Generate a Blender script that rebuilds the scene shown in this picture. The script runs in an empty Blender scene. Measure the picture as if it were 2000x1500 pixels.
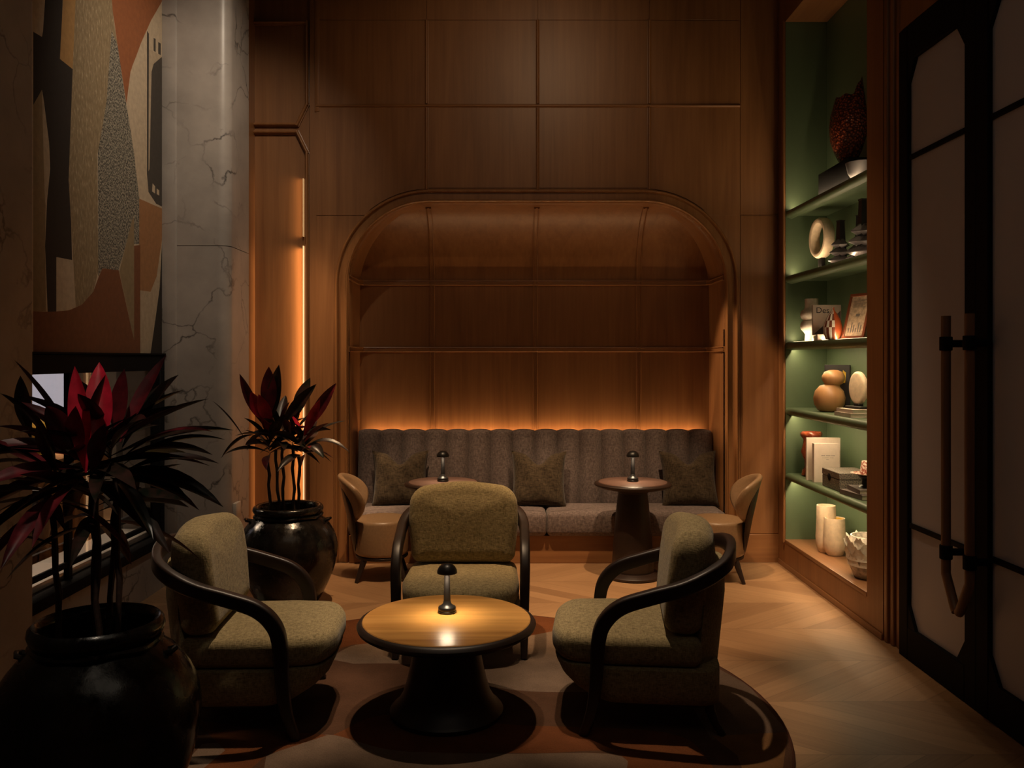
import bpy, bmesh, math, random
from math import pi, sin, cos, radians as R
from mathutils import Vector, Matrix, geometry

sc = bpy.context.scene
COL = sc.collection
F, H, VX, VY = 1650.0, 1.75, 988.0, 700.0

# ------------------------------------------------------------------ camera, world, exposure
cam_d = bpy.data.cameras.new('camera'); cam = bpy.data.objects.new('camera', cam_d); COL.objects.link(cam)
cam.location = (0, 0, H); cam.rotation_euler = (R(90), 0, 0)
cam_d.sensor_width = 36; cam_d.lens = 36*F/2000
cam_d.shift_x = (1000-VX)/2000; cam_d.shift_y = -(750-VY)/2000
cam_d.clip_start = .05; cam_d.clip_end = 60
sc.camera = cam
w = bpy.data.worlds.new('world'); sc.world = w; w.use_nodes = True
w.node_tree.nodes['Background'].inputs[0].default_value = (1, .8, .6, 1)
w.node_tree.nodes['Background'].inputs[1].default_value = 0.0
sc.view_settings.view_transform = 'Standard'; sc.view_settings.look = 'None'
sc.view_settings.gamma = 1; sc.view_settings.use_curve_mapping = False
sc.view_settings.exposure = 0.0

WARM = (1, .66, .37); MID = (1, .74, .50); PALE = (1, .82, .62)
def spot(name, loc, tgt, power, angle, blend=.5, col=MID, size=.04):
    d = bpy.data.lights.new(name, 'SPOT'); d.energy = power; d.color = col
    d.spot_size = R(angle); d.spot_blend = blend; d.shadow_soft_size = size
    o = bpy.data.objects.new(name, d); COL.objects.link(o); o.location = loc
    o.rotation_euler = (Vector(tgt)-Vector(loc)).to_track_quat('-Z', 'Y').to_euler()
    return o
def area(name, loc, tgt, power, sx, sy, col=MID, parent=None, spread=180, along=None):
    d = bpy.data.lights.new(name, 'AREA'); d.shape = 'RECTANGLE'; d.size = sx; d.size_y = sy
    d.energy = power; d.color = col; d.spread = R(spread)
    o = bpy.data.objects.new(name, d); COL.objects.link(o); o.location = loc
    o.rotation_euler = (Vector(tgt)-Vector(loc)).to_track_quat('-Z', 'Y').to_euler()
    if along is not None:      # local Y runs along the given axis
        zz = -(Vector(tgt)-Vector(loc)).normalized(); yy = Vector(along).normalized(); xx = yy.cross(zz).normalized(); yy = zz.cross(xx)
        o.rotation_euler = Matrix((xx, yy, zz)).transposed().to_euler()
    if parent: o.parent = parent
    return o
# ceiling spotlights (recessed in the ceiling above the group), plus an added casing spot and fill
spot('spot_bench', (-.55, 5.15, 5.1), (-.25, 6.5, 0), 640, 40, .45, WARM)
spot('spot_bench', (1.05, 5.15, 5.1), (.95, 6.5, 0), 640, 40, .45, WARM)
spot('spot_jamb', (-1.5, 5.2, 5.1), (1.98, 7.32, 1.55), 1000, 11, .6, WARM)
spot('spot_table', (-.25, 4.75, 5.1), (-.27, 4.35, .4), 280, 22, .7, MID)
spot('spot_chairs', (-.55, 5.0, 5.1), (-1.35, 4.3, .4), 500, 22, .6, MID)
spot('spot_chairs', (.15, 5.0, 5.1), (.72, 4.35, .4), 450, 21, .6, MID)
spot('spot_right_floor', (1.3, 5.3, 5.1), (1.85, 5.75, 0), 120, 44, .8, WARM)
spot('spot_left_panel', (-1.35, 6.0, 5.1), (-1.62, 7.2, 1.0), 150, 30, .7, WARM)
spot('spot_column', (-1.0, 4.9, 5.1), (-2.42, 6.3, 3.2), 165, 75, 1, PALE)
spot('spot_wall', (.5, 4.4, 5.1), (.0, 7.26, 3.75), 52, 72, 1, WARM)
spot('spot_casing', (-2.03, 6.55, 5.1), (-1.45, 7.24, 1.4), 650, 12, .8, WARM)  # added accent light to bring out the casing beads, not a known fitting
spot('spot_front_plant', (-.9, 1.2, 5.1), (-1.47, 3.0, 1.35), 190, 12, .8, PALE)
area('soft_fill', (.2, 1.8, 5.1), (.2, 3.4, 0), 11, 3.5, 3.0, PALE)  # added unseen fill to lift the camera-facing sides; the ceiling itself has no glow

# ------------------------------------------------------------------ materials
def new_mat(name):
    m = bpy.data.materials.new(name); m.use_nodes = True
    nt = m.node_tree; b = nt.nodes['Principled BSDF']
    return m, nt, b
def N(nt, typ, **kw):
    n = nt.nodes.new(typ)
    for k, v in kw.items(): setattr(n, k, v)
    return n
def L(nt, a, b): nt.links.new(a, b)
def ramp(nt, fac, stops):
    r = N(nt, 'ShaderNodeValToRGB'); e = r.color_ramp.elements
    while len(e) < len(stops): e.new(.5)
    for i, (p, c) in enumerate(stops):
        e[i].position = p; e[i].color = (*c, 1) if len(c) == 3 else c
    L(nt, fac, r.inputs[0]); return r.outputs[0]
def coords(nt, scale=(1, 1, 1), rot=(0, 0, 0)):
    t = N(nt, 'ShaderNodeTexCoord'); mp = N(nt, 'ShaderNodeMapping')
    mp.inputs['Scale'].default_value = scale; mp.inputs['Rotation'].default_value = rot
    L(nt, t.outputs['Object'], mp.inputs[0]); return mp.outputs[0]
def noise(nt, vec, scale, detail=4, rough=.55, dist=0):
    n = N(nt, 'ShaderNodeTexNoise'); n.inputs['Scale'].default_value = scale
    n.inputs['Detail'].default_value = detail; n.inputs['Roughness'].default_value = rough
    n.inputs['Distortion'].default_value = dist
    L(nt, vec, n.inputs['Vector']); return n.outputs[0]
def bump(nt, b, h, strength, dist=.002):
    bp = N(nt, 'ShaderNodeBump'); bp.inputs['Strength'].default_value = strength
    bp.inputs['Distance'].default_value = dist
    L(nt, h, bp.inputs['Height']); L(nt, bp.outputs[0], b.inputs['Normal'])
def plain(name, c, rough=.5, metal=0, spec=.5, emit=None, es=0, noise_amt=0, nscale=20, bmp=0, coat=0):
    m, nt, b = new_mat(name)
    b.inputs['Base Color'].default_value = (*c, 1); b.inputs['Roughness'].default_value = rough
    b.inputs['Metallic'].default_value = metal; b.inputs['Specular IOR Level'].default_value = spec
    b.inputs['Coat Weight'].default_value = coat
    if emit: b.inputs['Emission Color'].default_value = (*emit, 1); b.inputs['Emission Strength'].default_value = es
    v = coords(nt)
    n = noise(nt, v, nscale, 4)
    k = noise_amt or .06
    col = ramp(nt, n, [(.3, tuple(x*(1-k) for x in c)), (.7, tuple(min(1, x*(1+k)) for x in c))])
    L(nt, col, b.inputs['Base Color'])
    if bmp: bump(nt, b, n, bmp, .004)
    return m
def wood(name, dark, light, axis='Z', rough=.42, fine=1.0, coat=0, bs=.12):
    m, nt, b = new_mat(name)
    a, c = 1.2, 38*fine
    s = {'Z': (c, c, a), 'X': (a, c, c), 'Y': (c, a, c)}[axis]
    v = coords(nt, s); n1 = noise(nt, v, 1.0, 6, .6, .3)
    s2 = {'Z': (3, 3, .35), 'X': (.35, 3, 3), 'Y': (3, .35, 3)}[axis]
    v2 = coords(nt, s2); n2 = noise(nt, v2, 1.6, 3, .5, 1.2)
    mx = N(nt, 'ShaderNodeMath', operation='MULTIPLY_ADD'); L(nt, n1, mx.inputs[0]); mx.inputs[1].default_value = .45
    sc2 = N(nt, 'ShaderNodeMath', operation='MULTIPLY'); L(nt, n2, sc2.inputs[0]); sc2.inputs[1].default_value = .55
    L(nt, sc2.outputs[0], mx.inputs[2])
    col = ramp(nt, mx.outputs[0], [(.32, dark), (.68, light)])
    L(nt, col, b.inputs['Base Color']); b.inputs['Roughness'].default_value = rough
    b.inputs['Coat Weight'].default_value = coat; b.inputs['Coat Roughness'].default_value = .25
    bump(nt, b, n1, bs, .001)
    return m
def fabric(name, dark, light, scale=1.0, bs=.6):
    m, nt, b = new_mat(name)
    v = coords(nt)
    hs = []
    for st in ((520, 90, 90), (90, 90, 520), (90, 520, 90)):
        vv = coords(nt, tuple(x*scale*.55 for x in st)); hs.append(noise(nt, vv, 1, 2, .5))
    mx = N(nt, 'ShaderNodeMath', operation='ADD'); L(nt, hs[0], mx.inputs[0]); L(nt, hs[1], mx.inputs[1])
    m2 = N(nt, 'ShaderNodeMath', operation='ADD'); L(nt, mx.outputs[0], m2.inputs[0]); L(nt, hs[2], m2.inputs[1])
    m3 = N(nt, 'ShaderNodeMath', operation='MULTIPLY'); L(nt, m2.outputs[0], m3.inputs[0]); m3.inputs[1].default_value = .333
    col = ramp(nt, m3.outputs[0], [(.36, dark), (.64, light)])
    L(nt, col, b.inputs['Base Color']); b.inputs['Roughness'].default_value = .92
    b.inputs['Specular IOR Level'].default_value = .15
    b.inputs['Sheen Weight'].default_value = .12; b.inputs['Sheen Roughness'].default_value = .5
    bump(nt, b, m3.outputs[0], bs, .004)
    return m
def marble(name, base, vein):
    m, nt, b = new_mat(name)
    v = coords(nt)
    d = noise(nt, v, 1.6, 6, .6)
    w1 = N(nt, 'ShaderNodeVectorMath', operation='MULTIPLY_ADD')
    nn = N(nt, 'ShaderNodeTexNoise'); nn.inputs['Scale'].default_value = 2.2; nn.inputs['Detail'].default_value = 6
    L(nt, v, nn.inputs['Vector']); L(nt, nn.outputs['Color'], w1.inputs[0]); w1.inputs[1].default_value = (.9, .9, .9); L(nt, v, w1.inputs[2])
    vo = N(nt, 'ShaderNodeTexVoronoi', feature='DISTANCE_TO_EDGE'); vo.inputs['Scale'].default_value = 1.9
    L(nt, w1.outputs[0], vo.inputs['Vector'])
    vein1 = ramp(nt, vo.outputs['Distance'], [(0, (1, 1, 1)), (.028, (0, 0, 0))])
    vis = ramp(nt, noise(nt, v, 2.4, 3), [(.42, (0, 0, 0)), (.62, (1, 1, 1))])
    mm = N(nt, 'ShaderNodeMath', operation='MULTIPLY'); L(nt, vein1, mm.inputs[0]); L(nt, vis, mm.inputs[1])
    cloud = ramp(nt, d, [(.3, tuple(x*.62 for x in base)), (.65, base)])
    mix = N(nt, 'ShaderNodeMix', data_type='RGBA'); L(nt, mm.outputs[0], mix.inputs['Factor'])
    L(nt, cloud, mix.inputs['A']); mix.inputs['B'].default_value = (*vein, 1)
    L(nt, mix.outputs['Result'], b.inputs['Base Color']); b.inputs['Roughness'].default_value = .38
    return m
def glaze(name, c1, c2, rough=.12, scale=3.0):
    m, nt, b = new_mat(name)
    v = coords(nt, (1, 1, .55)); n = noise(nt, v, scale, 6, .65, .6)
    L(nt, ramp(nt, n, [(.45, c1), (.72, c2)]), b.inputs['Base Color'])
    n2 = noise(nt, v, 22, 5, .7)
    L(nt, ramp(nt, n2, [(.4, (rough,)*3), (.75, (rough+.32,)*3)]), b.inputs['Roughness'])
    bump(nt, b, n2, .25, .004)
    return m

M = {}
M['oak'] = wood('oak_veneer', (.19, .078, .027), (.30, .135, .05), 'Z')
M['oak_gloss'] = wood('oak_moulding', (.21, .088, .032), (.33, .155, .06), 'Z', .25)
M['oak_y'] = wood('oak_veneer_lengthwise', (.20, .085, .032), (.32, .15, .06), 'Y')
M['oak_x'] = wood('oak_veneer_crosswise', (.19, .078, .027), (.30, .135, .05), 'X')
M['walnut'] = wood('dark_walnut', (.011, .0055, .0035), (.028, .0135, .009), 'X', .42, .6)
M['walnut_top'] = wood('walnut_tabletop', (.095, .050, .036), (.15, .082, .06), 'X', .33, .7)
M['table_top'] = wood('honey_tabletop', (.40, .17, .035), (.80, .43, .13), 'X', .28, .5, .2)
M['plank'] = wood('oak_plank', (.22, .10, .045), (.36, .18, .085), 'Y', .3)
M['olive'] = fabric('olive_boucle', (.15, .115, .055), (.40, .315, .165), 1.0, .7)
M['mauve'] = fabric('brown_weave', (.080, .061, .056), (.24, .186, .175), .8, .6)
M['moss'] = fabric('moss_pillow_weave', (.022, .015, .009), (.092, .066, .040), .55, 1.0)
M['leather'] = plain('tan_leather', (.30, .185, .10), .38, noise_amt=.1, nscale=60, bmp=.05)
M['black'] = plain('black_steel', (.005, .0045, .005), .75, spec=.15)
M['lampblack'] = plain('matt_black_enamel', (.010, .009, .009), .36, spec=.35)
M['marble'] = marble('grey_marble', (.42, .37, .33), (.07, .06, .055))
M['green'] = plain('green_lacquer', (.095, .140, .075), .5, noise_amt=.03)
M['pot'] = glaze('black_glaze', (.004, .0035, .0035), (.03, .023, .018))
M['soil'] = plain('soil', (.012, .008, .005), .95, noise_amt=.5, nscale=80, bmp=.8)
M['frost'] = plain('frosted_glass', (.44, .43, .48), .45, noise_amt=.03, nscale=300)
M['sillstone'] = plain('pale_sill_stone', (.55, .50, .44), .5)
M['petal'] = plain('veined_white_ceramic', (.60, .54, .47), .6, noise_amt=.45, nscale=26, bmp=.9)
M['ceil'] = plain('ceiling_paint', (.05, .04, .03), .8)
M['led'] = plain('warm_led', (1, .8, .5), .5, emit=(1, .58, .26), es=14)
M['led_g'] = plain('pale_led', (1, .9, .6), .5, emit=(1, .80, .46), es=5)
M['led_p'] = plain('soft_led', (1, .8, .5), .5, emit=(1, .60, .28), es=1.1)
M['led_q'] = plain('dim_led', (1, .8, .5), .5, emit=(1, .55, .22), es=.3)
M['lamp_led'] = plain('lamp_diffuser', (1, .9, .8), .5, emit=(1, .78, .55), es=60)
M['cream'] = plain('cream_ceramic', (.72, .56, .40), .55, noise_amt=.12, nscale=30, bmp=.2)
M['white'] = plain('white_ceramic', (.78, .72, .64), .6, noise_amt=.1, nscale=60, bmp=.3)
M['paper'] = plain('white_cover', (.70, .60, .52), .6)
M['pages'] = plain('page_block', (.75, .68, .56), .8, noise_amt=.1, nscale=200)
M['greycov'] = plain('grey_cover', (.16, .13, .12), .55)
M['ink'] = plain('ink', (.02, .018, .02), .5)
M['darkcer'] = plain('black_ceramic', (.010, .008, .008), .35, bmp=.1)
M['greycer'] = plain('grey_stone', (.07, .062, .065), .6)
M['terra'] = glaze('terracotta_glaze', (.16, .03, .012), (.42, .10, .035), .2, 14)
M['orange'] = plain('orange_glaze', (.45, .09, .03), .3)
M['gourd'] = wood('turned_wood', (.36, .17, .07), (.56, .30, .13), 'Z', .4, .3)
M['redframe'] = wood('red_brown_frame', (.14, .035, .015), (.25, .07, .03), 'Z', .35)
M['yellow'] = plain('yellow_glaze', (.6, .38, .04), .4)
M['cane'] = plain('plant_cane', (.035, .018, .012), .6, noise_amt=.5, nscale=60)
def leafmat(name, c1, c2, rough=.35):
    m, nt, b = new_mat(name)
    v = coords(nt); n = noise(nt, v, 14, 3)
    L(nt, ramp(nt, n, [(.38, c1), (.66, c2)]), b.inputs['Base Color']); b.inputs['Roughness'].default_value = rough
    return m
M['leaf_dark'] = leafmat('dark_leaf', (.010, .013, .008), (.05, .022, .018))
M['leaf_red'] = leafmat('red_leaf', (.33, .006, .020), (.60, .014, .045), .45)
M['leaf_mar'] = leafmat('maroon_leaf', (.06, .006, .010), (.17, .014, .022), .4)

def chevron_floor():
    m, nt, b = new_mat('chevron_oak')
    def mth(op, a, bb=None, c=None):
        n = N(nt, 'ShaderNodeMath', operation=op)
        for i, x in enumerate((a, bb, c)):
            if x is None: continue
            if isinstance(x, (int, float)): n.inputs[i].default_value = x
            else: L(nt, x, n.inputs[i])
        return n.outputs[0]
    t = N(nt, 'ShaderNodeTexCoord'); s = N(nt, 'ShaderNodeSeparateXYZ'); L(nt, t.outputs['Object'], s.inputs[0])
    x, y = s.outputs[0], s.outputs[1]
    yb = mth('DIVIDE', mth('SUBTRACT', y, 5.47-5.8), .58)
    band = mth('FLOOR', yb); fy = mth('SUBTRACT', yb, band)
    par = mth('MODULO', band, 2.0)
    sgn = mth('MULTIPLY_ADD', par, 2.0, -1.0)
    u = mth('MULTIPLY_ADD', mth('MULTIPLY', sgn, mth('SUBTRACT', fy, .5)), .78, x)
    pu = mth('DIVIDE', u, .21); pid = mth('FLOOR', pu); fu = mth('SUBTRACT', pu, pid)
    e1 = mth('MINIMUM', fu, mth('SUBTRACT', 1.0, fu)); e2 = mth('MULTIPLY', mth('MINIMUM', fy, mth('SUBTRACT', 1.0, fy)), 2.8)
    edge = mth('MINIMUM', e1, e2)
    gap = mth('LESS_THAN', edge, .012)
    cv = N(nt, 'ShaderNodeCombineXYZ'); L(nt, pid, cv.inputs[0]); L(nt, band, cv.inputs[1])
    wn = N(nt, 'ShaderNodeTexWhiteNoise', noise_dimensions='3D'); L(nt, cv.outputs[0], wn.inputs['Vector'])
    # grain along the plank
    lng = mth('MULTIPLY_ADD', mth('MULTIPLY', sgn, x), -1.0, mth('MULTIPLY', y, .9))
    gv = N(nt, 'ShaderNodeCombineXYZ'); L(nt, mth('MULTIPLY', u, 42.0), gv.inputs[0]); L(nt, mth('MULTIPLY', lng, 1.6), gv.inputs[1]); L(nt, mth('MULTIPLY', wn.outputs['Value'], 20.0), gv.inputs[2])
    g = noise(nt, gv.outputs[0], 1, 5, .6, .5)
    f = mth('ADD', mth('MULTIPLY', g, .6), mth('MULTIPLY', wn.outputs['Value'], .4))
    col = ramp(nt, f, [(.2, (.24, .128, .062)), (.8, (.42, .245, .125))])
    mix = N(nt, 'ShaderNodeMix', data_type='RGBA'); L(nt, mth('MULTIPLY', gap, .55), mix.inputs['Factor']); L(nt, col, mix.inputs['A']); mix.inputs['B'].default_value = (.10, .05, .025, 1)
    L(nt, mix.outputs['Result'], b.inputs['Base Color']); b.inputs['Roughness'].default_value = .40
    bump(nt, b, g, .08, .001)
    return m
M['floor'] = chevron_floor()

# ------------------------------------------------------------------ helpers
def setp(o, label=None, cat=None, group=None, kind=None):
    if label: o['label'] = label
    if cat: o['category'] = cat
    if group: o['group'] = group
    if kind: o['kind'] = kind
    return o
def obj(name, bm, mats, parent=None, smooth=True, ang=38):
    bmesh.ops.recalc_face_normals(bm, faces=bm.faces)
    th = R(ang)
    for f in bm.faces: f.smooth = smooth
    if smooth:
        for e in bm.edges:
            if len(e.link_faces) == 2:
                try:
                    if e.calc_face_angle() > th: e.smooth = False
                except ValueError: pass
    me = bpy.data.meshes.new(name); bm.to_mesh(me); bm.free()
    for m in (mats if isinstance(mats, (list, tuple)) else [mats]): me.materials.append(M[m] if isinstance(m, str) else m)
    o = bpy.data.objects.new(name, me); COL.objects.link(o)
    if parent: o.parent = parent
    return o
def thing(name, label, cat, loc=(0, 0, 0), rz=0, group=None):
    o = bpy.data.objects.new(name, None); COL.objects.link(o); o.location = loc; o.rotation_euler = (0, 0, rz)
    o.empty_display_size = .1
    return setp(o, label, cat, group)
def struct(name, bm, mats, parent=None, **k):
    o = obj(name, bm, mats, parent, **k)
    if parent is None: o['kind'] = 'structure'
    return o
def dup(root, loc, rz, label=None):
    r = root.copy(); COL.objects.link(r); r.location = loc; r.rotation_euler = (0, 0, rz)
    if label: r['label'] = label
    for ch in list(root.children):
        c = ch.copy(); COL.objects.link(c); c.parent = r
        for g in list(ch.children):
            d = g.copy(); COL.objects.link(d); d.parent = c
    return r
def NB(): return bmesh.new()
def box(bm, x0, x1, y0, y1, z0, z1, bev=0, seg=2, mi=0, mat=None):
    vs = [bm.verts.new((x, y, z)) for x in (x0, x1) for y in (y0, y1) for z in (z0, z1)]
    q = [(0, 1, 3, 2), (4, 6, 7, 5), (0, 4, 5, 1), (2, 3, 7, 6), (0, 2, 6, 4), (1, 5, 7, 3)]
    fs = [bm.faces.new([vs[i] for i in f]) for f in q]
    for f in fs: f.material_index = mi
    bmesh.ops.recalc_face_normals(bm, faces=fs)
    if bev:
        es = list({e for f in fs for e in f.edges})
        r = bmesh.ops.bevel(bm, geom=es+vs, offset=bev, segments=seg, profile=.5, affect='EDGES')
        for f in r['faces']: f.material_index = mi
        vs = list({v for f in r['faces'] for v in f.verts} | {v for v in vs if v.is_valid})
    if mat is not None: bmesh.ops.transform(bm, matrix=mat, verts=[v for v in vs if v.is_valid])
    return bm
def loft(bm, loops, cap0=True, cap1=True, closed=True, mi=0):
    rows = [[bm.verts.new(p) for p in l] for l in loops]
    n = len(rows[0])
    for a, b in zip(rows, rows[1:]):
        for i in range(n if closed else n-1):
            j = (i+1) % n
            f = bm.faces.new((a[i], a[j], b[j], b[i])); f.material_index = mi
    for flag, row in ((cap0, rows[0]), (cap1, rows[-1])):
        if flag and closed:
            c = bm.verts.new(sum((v.co for v in row), Vector())/n)
            for i in range(n):
                f = bm.faces.new((row[i], row[(i+1) % n], c)); f.material_index = mi
    return rows
def lathe(bm, prof, seg=40, c=(0, 0, 0), mi=0, caps=True, fn=None):
    loops = []
    for r, z in prof:
        r = max(r, .0004)
        l = []
        for k in range(seg):
            a = 2*pi*k/seg
            rr, zz = (r, z) if fn is None else fn(r, z, a)
            l.append(Vector((c[0]+rr*cos(a), c[1]+rr*sin(a), c[2]+zz)))
        loops.append(l)
    return loft(bm, loops, caps, caps, True, mi)
def catmull(pts, n=6):
    P = [Vector(p) for p in pts]; P = [P[0]*2-P[1]]+P+[P[-1]*2-P[-2]]
    out = []
    for i in range(1, len(P)-2):
        a, b, c, d = P[i-1:i+3]
        for k in range(n):
            t = k/n
            out.append(.5*((2*b)+(c-a)*t+(2*a-5*b+4*c-d)*t*t+(3*b-a-3*c+d)*t**3))
    out.append(P[-2]); return out
def tube(bm, pts, r, seg=10, mi=0, caps=True):
    pts = [Vector(p) for p in pts]; n = len(pts)
    rs = r if isinstance(r, (list, tuple)) else [r]*n
    loops = []; up = None
    for i in range(n):
        t = (pts[min(i+1, n-1)]-pts[max(i-1, 0)]).normalized()
        if up is None:
            up = Vector((0, 0, 1)) if abs(t.z) < .9 else Vector((1, 0, 0))
        a = t.cross(up).normalized(); up = a.cross(t).normalized()
        loops.append([pts[i]+(a*cos(2*pi*k/seg)+up*sin(2*pi*k/seg))*rs[i] for k in range(seg)])
    return loft(bm, loops, caps, caps, True, mi)
def rrect2(w, h, r, seg=3):
    o = []
    for cx, cy, a0 in ((w/2-r, h/2-r, 0), (-w/2+r, h/2-r, 90), (-w/2+r, -h/2+r, 180), (w/2-r, -h/2+r, 270)):
        for k in range(seg+1):
            a = R(a0+90*k/seg); o.append((cx+r*cos(a), cy+r*sin(a)))
    return o
def sweep(bm, pts, lats, ws, hs, rr=.4, mi=0):
    """rectangular rounded section: w along lateral, h along tangent x lateral"""
    n = len(pts); loops = []
    for i in range(n):
        t = (pts[min(i+1, n-1)]-pts[max(i-1, 0)]).normalized()
        la = lats[i]; la = (la-t*la.dot(t)).normalized(); up = t.cross(la).normalized()
        s = rrect2(ws[i], hs[i], min(ws[i], hs[i])*rr)
        loops.append([pts[i]+la*a+up*b for a, b in s])
    loft(bm, loops, True, True, True, mi)
def rpoly(pts, radii, seg=6):
    """rounded 2D polygon"""
    n = len(pts); out = []
    for i in range(n):
        p = Vector(pts[i]); a = Vector(pts[i-1]); b = Vector(pts[(i+1) % n]); r = radii[i] if isinstance(radii, (list, tuple)) else radii
        if r <= 0: out.append(p); continue
        u = (a-p).normalized(); v = (b-p).normalized(); ang = u.angle(v)
        d = min(r/math.tan(ang/2), (a-p).length*.49, (b-p).length*.49); r = d*math.tan(ang/2)
        c = p+(u+v).normalized()*(r/sin(ang/2))
        s = p+u*d-c; e = p+v*d-c
        a0 = math.atan2(s.y, s.x); a1 = math.atan2(e.y, e.x); da = (a1-a0+pi) % (2*pi)-pi
        for k in range(seg+1):
            a = a0+da*k/seg; out.append(c+Vector((cos(a), sin(a)))*r)
    return out
def inset(out, d):
    n = len(out); area_ = sum(out[i].x*out[(i+1) % n].y-out[(i+1) % n].x*out[i].y for i in range(n)); s = 1 if area_ > 0 else -1
    res = []
    for i in range(n):
        t = out[(i+1) % n]-out[i-1]
        if t.length < 1e-9: t = Vector((1, 0))
        t = t.normalized(); nn = Vector((-t.y, t.x))*s
        res.append(out[i]+nn*d)
    return res
def slab(bm, outline, z0, z1, r, dome=0, mat=None, seg=5, domeb=0, mi=0):
    """puffy rounded slab: outline (list of 2D), rounded edges radius r, domed faces"""
    out = [Vector(p) for p in outline]; loops = []
    c = sum(out, Vector((0, 0)))/len(out)
    base = inset(out, r)
    def ring(src, z, s): return [Vector((c.x+(p.x-c.x)*s, c.y+(p.y-c.y)*s, z)) for p in src]
    for s in (.25, .5, .75, .92): loops.append(ring(base, z0-domeb*(1-s**2.2), s))
    for k in range(seg+1):
        a = pi/2*k/seg; o = inset(out, r*(1-sin(a))); loops.append(ring(o, z0+r*(1-cos(a)), 1))
    for k in range(seg+1):
        a = pi/2*k/seg; o = inset(out, r*(1-cos(a))); loops.append(ring(o, z1-r*(1-sin(a)), 1))
    for s in (.92, .75, .5, .25): loops.append(ring(base, z1+dome*(1-s**2.2), s))
    if mat is not None: loops = [[mat @ p for p in l] for l in loops]
    return loft(bm, loops, True, True, True, mi)
def prism(bm, poly, fn, d0, d1, mi=0):
    """extrude 2D polygon; fn(u,v,d)->Vector"""
    a = [bm.verts.new(fn(u, v, d0)) for u, v in poly]; b = [bm.verts.new(fn(u, v, d1)) for u, v in poly]
    fs = [bm.faces.new(a), bm.faces.new(b[::-1])]
    n = len(a)
    for i in range(n): fs.append(bm.faces.new((a[i], a[(i+1) % n], b[(i+1) % n], b[i])))
    for f in fs: f.material_index = mi
    return fs
def pathstrip(bm, path, normals, depthdir, prof, mi=0, closed=False):
    """sweep profile [(out,proud)] along a planar path"""
    loops = [[p+nn*d+depthdir*q for d, q in prof] for p, nn in zip(path, normals)]
    return loft(bm, loops, True, True, True, mi)

# ------------------------------------------------------------------ room shell
YB = 7.26; YA = 7.84; XL, XR = -1.355, 1.885; ZT = 3.09; ZC = 2.448; CR = .70; ZTOP = 5.2
XW = 2.34; XLW = -2.62; XLP = -2.17
bm = NB(); box(bm, -2.9, 2.8, -1.6, 8.1, -.08, 0); struct('floor', bm, 'floor', smooth=False)
bm = NB(); box(bm, -2.9, 2.8, -1.6, 8.1, ZTOP, ZTOP+.08); struct('ceiling', bm, 'ceil', smooth=False)
def arch_path(off=0, seg=14, z0=0):
    xl, xr, zt, r = XL-off, XR+off, ZT+off, CR+off
    pts = [Vector((xl, z0)), Vector((xl, 1.2))]; nr = [Vector((-1, 0))]*2
    for k in range(seg+1):
        a = pi-pi/2*k/seg; pts.append(Vector((xl+r+r*cos(a), zt-r+r*sin(a)))); nr.append(Vector((cos(a), sin(a))))
    for k in range(seg+1):
        a = pi/2-pi/2*k/seg; pts.append(Vector((xr-r+r*cos(a), zt-r+r*sin(a)))); nr.append(Vector((cos(a), sin(a))))
    pts += [Vector((xr, 1.2)), Vector((xr, z0))]; nr += [Vector((1, 0))]*2
    return pts, nr
ap, an = arch_path()
bm = NB()
def wallfn(u, v, d): return Vector((u, YB+d, v))
prism(bm, [(-1.685, 0), (-1.685, ZTOP), (XL, ZTOP), (XL, 0)], wallfn, 0, .06)
prism(bm, [(XR, 0), (XR, ZTOP), (XW+.1, ZTOP), (XW+.1, 0)], wallfn, 0, .06)
for p, p2 in zip(ap, ap[1:]):
    if p2.x-p.x > 1e-5: prism(bm, [(p.x, p.y), (p.x, ZTOP), (p2.x, ZTOP), (p2.x, p2.y)], wallfn, 0, .06)
bmesh.ops.remove_doubles(bm, verts=bm.verts, dist=1e-5)
wb = struct('wall_back', bm, 'oak', smooth=False)
# raised veneer panels on the back wall
def panel(parent, x0, x1, z0, z1, y=YB, t=.006, g=.003):
    bm = NB(); box(bm, x0+g, x1-g, y-t, y, z0+g, z1-g, .0015, 1); obj('veneer_panel', bm, 'oak', parent)
GX = [-.682, .273, 1.232]; ZR = 3.919; ZS = 4.654
xs = [-1.63]+GX+[2.01]
for a, b in zip(xs, xs[1:]):
    panel(wb, a, b, ZR, ZS)
    panel(wb, a, b, ZS, ZTOP)
for a, b in zip(xs[1:-1], xs[2:-1]): panel(wb, a, b, 3.21, ZR)
# corner panels cut to the curve
def cut_panel(sgn):
    ao, _ = arch_path(.118)
    pts = [(p.x, p.y) for p in ao]
    n = len(pts)
    if sgn < 0:
        arc = [p for p in pts[2:17]]
        poly = [(-1.627, 2.98), (-1.627, ZR-.003), (GX[0]-.003, ZR-.003), (GX[0]-.003, arc[-1][1])]+[p for p in reversed(arc) if p[1] > 2.98 and p[0] < GX[0]-.003]
        k = [p for p in arc if p[1] > 2.98][0]; poly += [(k[0]-.03, 2.98)]
    else:
        arc = [p for p in pts[17:32]]
        poly = [(2.007, 2.98), (2.007, ZR-.003), (GX[2]+.003, ZR-.003), (GX[2]+.003, arc[0][1])]+[p for p in arc if p[1] > 2.98 and p[0] > GX[2]+.003]
        k = [p for p in arc if p[1] > 2.98][-1]; poly += [(k[0]+.03, 2.98)]
    bm = NB(); prism(bm, poly, lambda u, v, d: Vector((u, YB+d, v)), -.006, 0)
    bmesh.ops.triangulate(bm, faces=[f for f in bm.faces if len(f.verts) > 4])
    obj('veneer_panel', bm, 'oak', wb, smooth=False)
cut_panel(-1); cut_panel(1)
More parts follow.
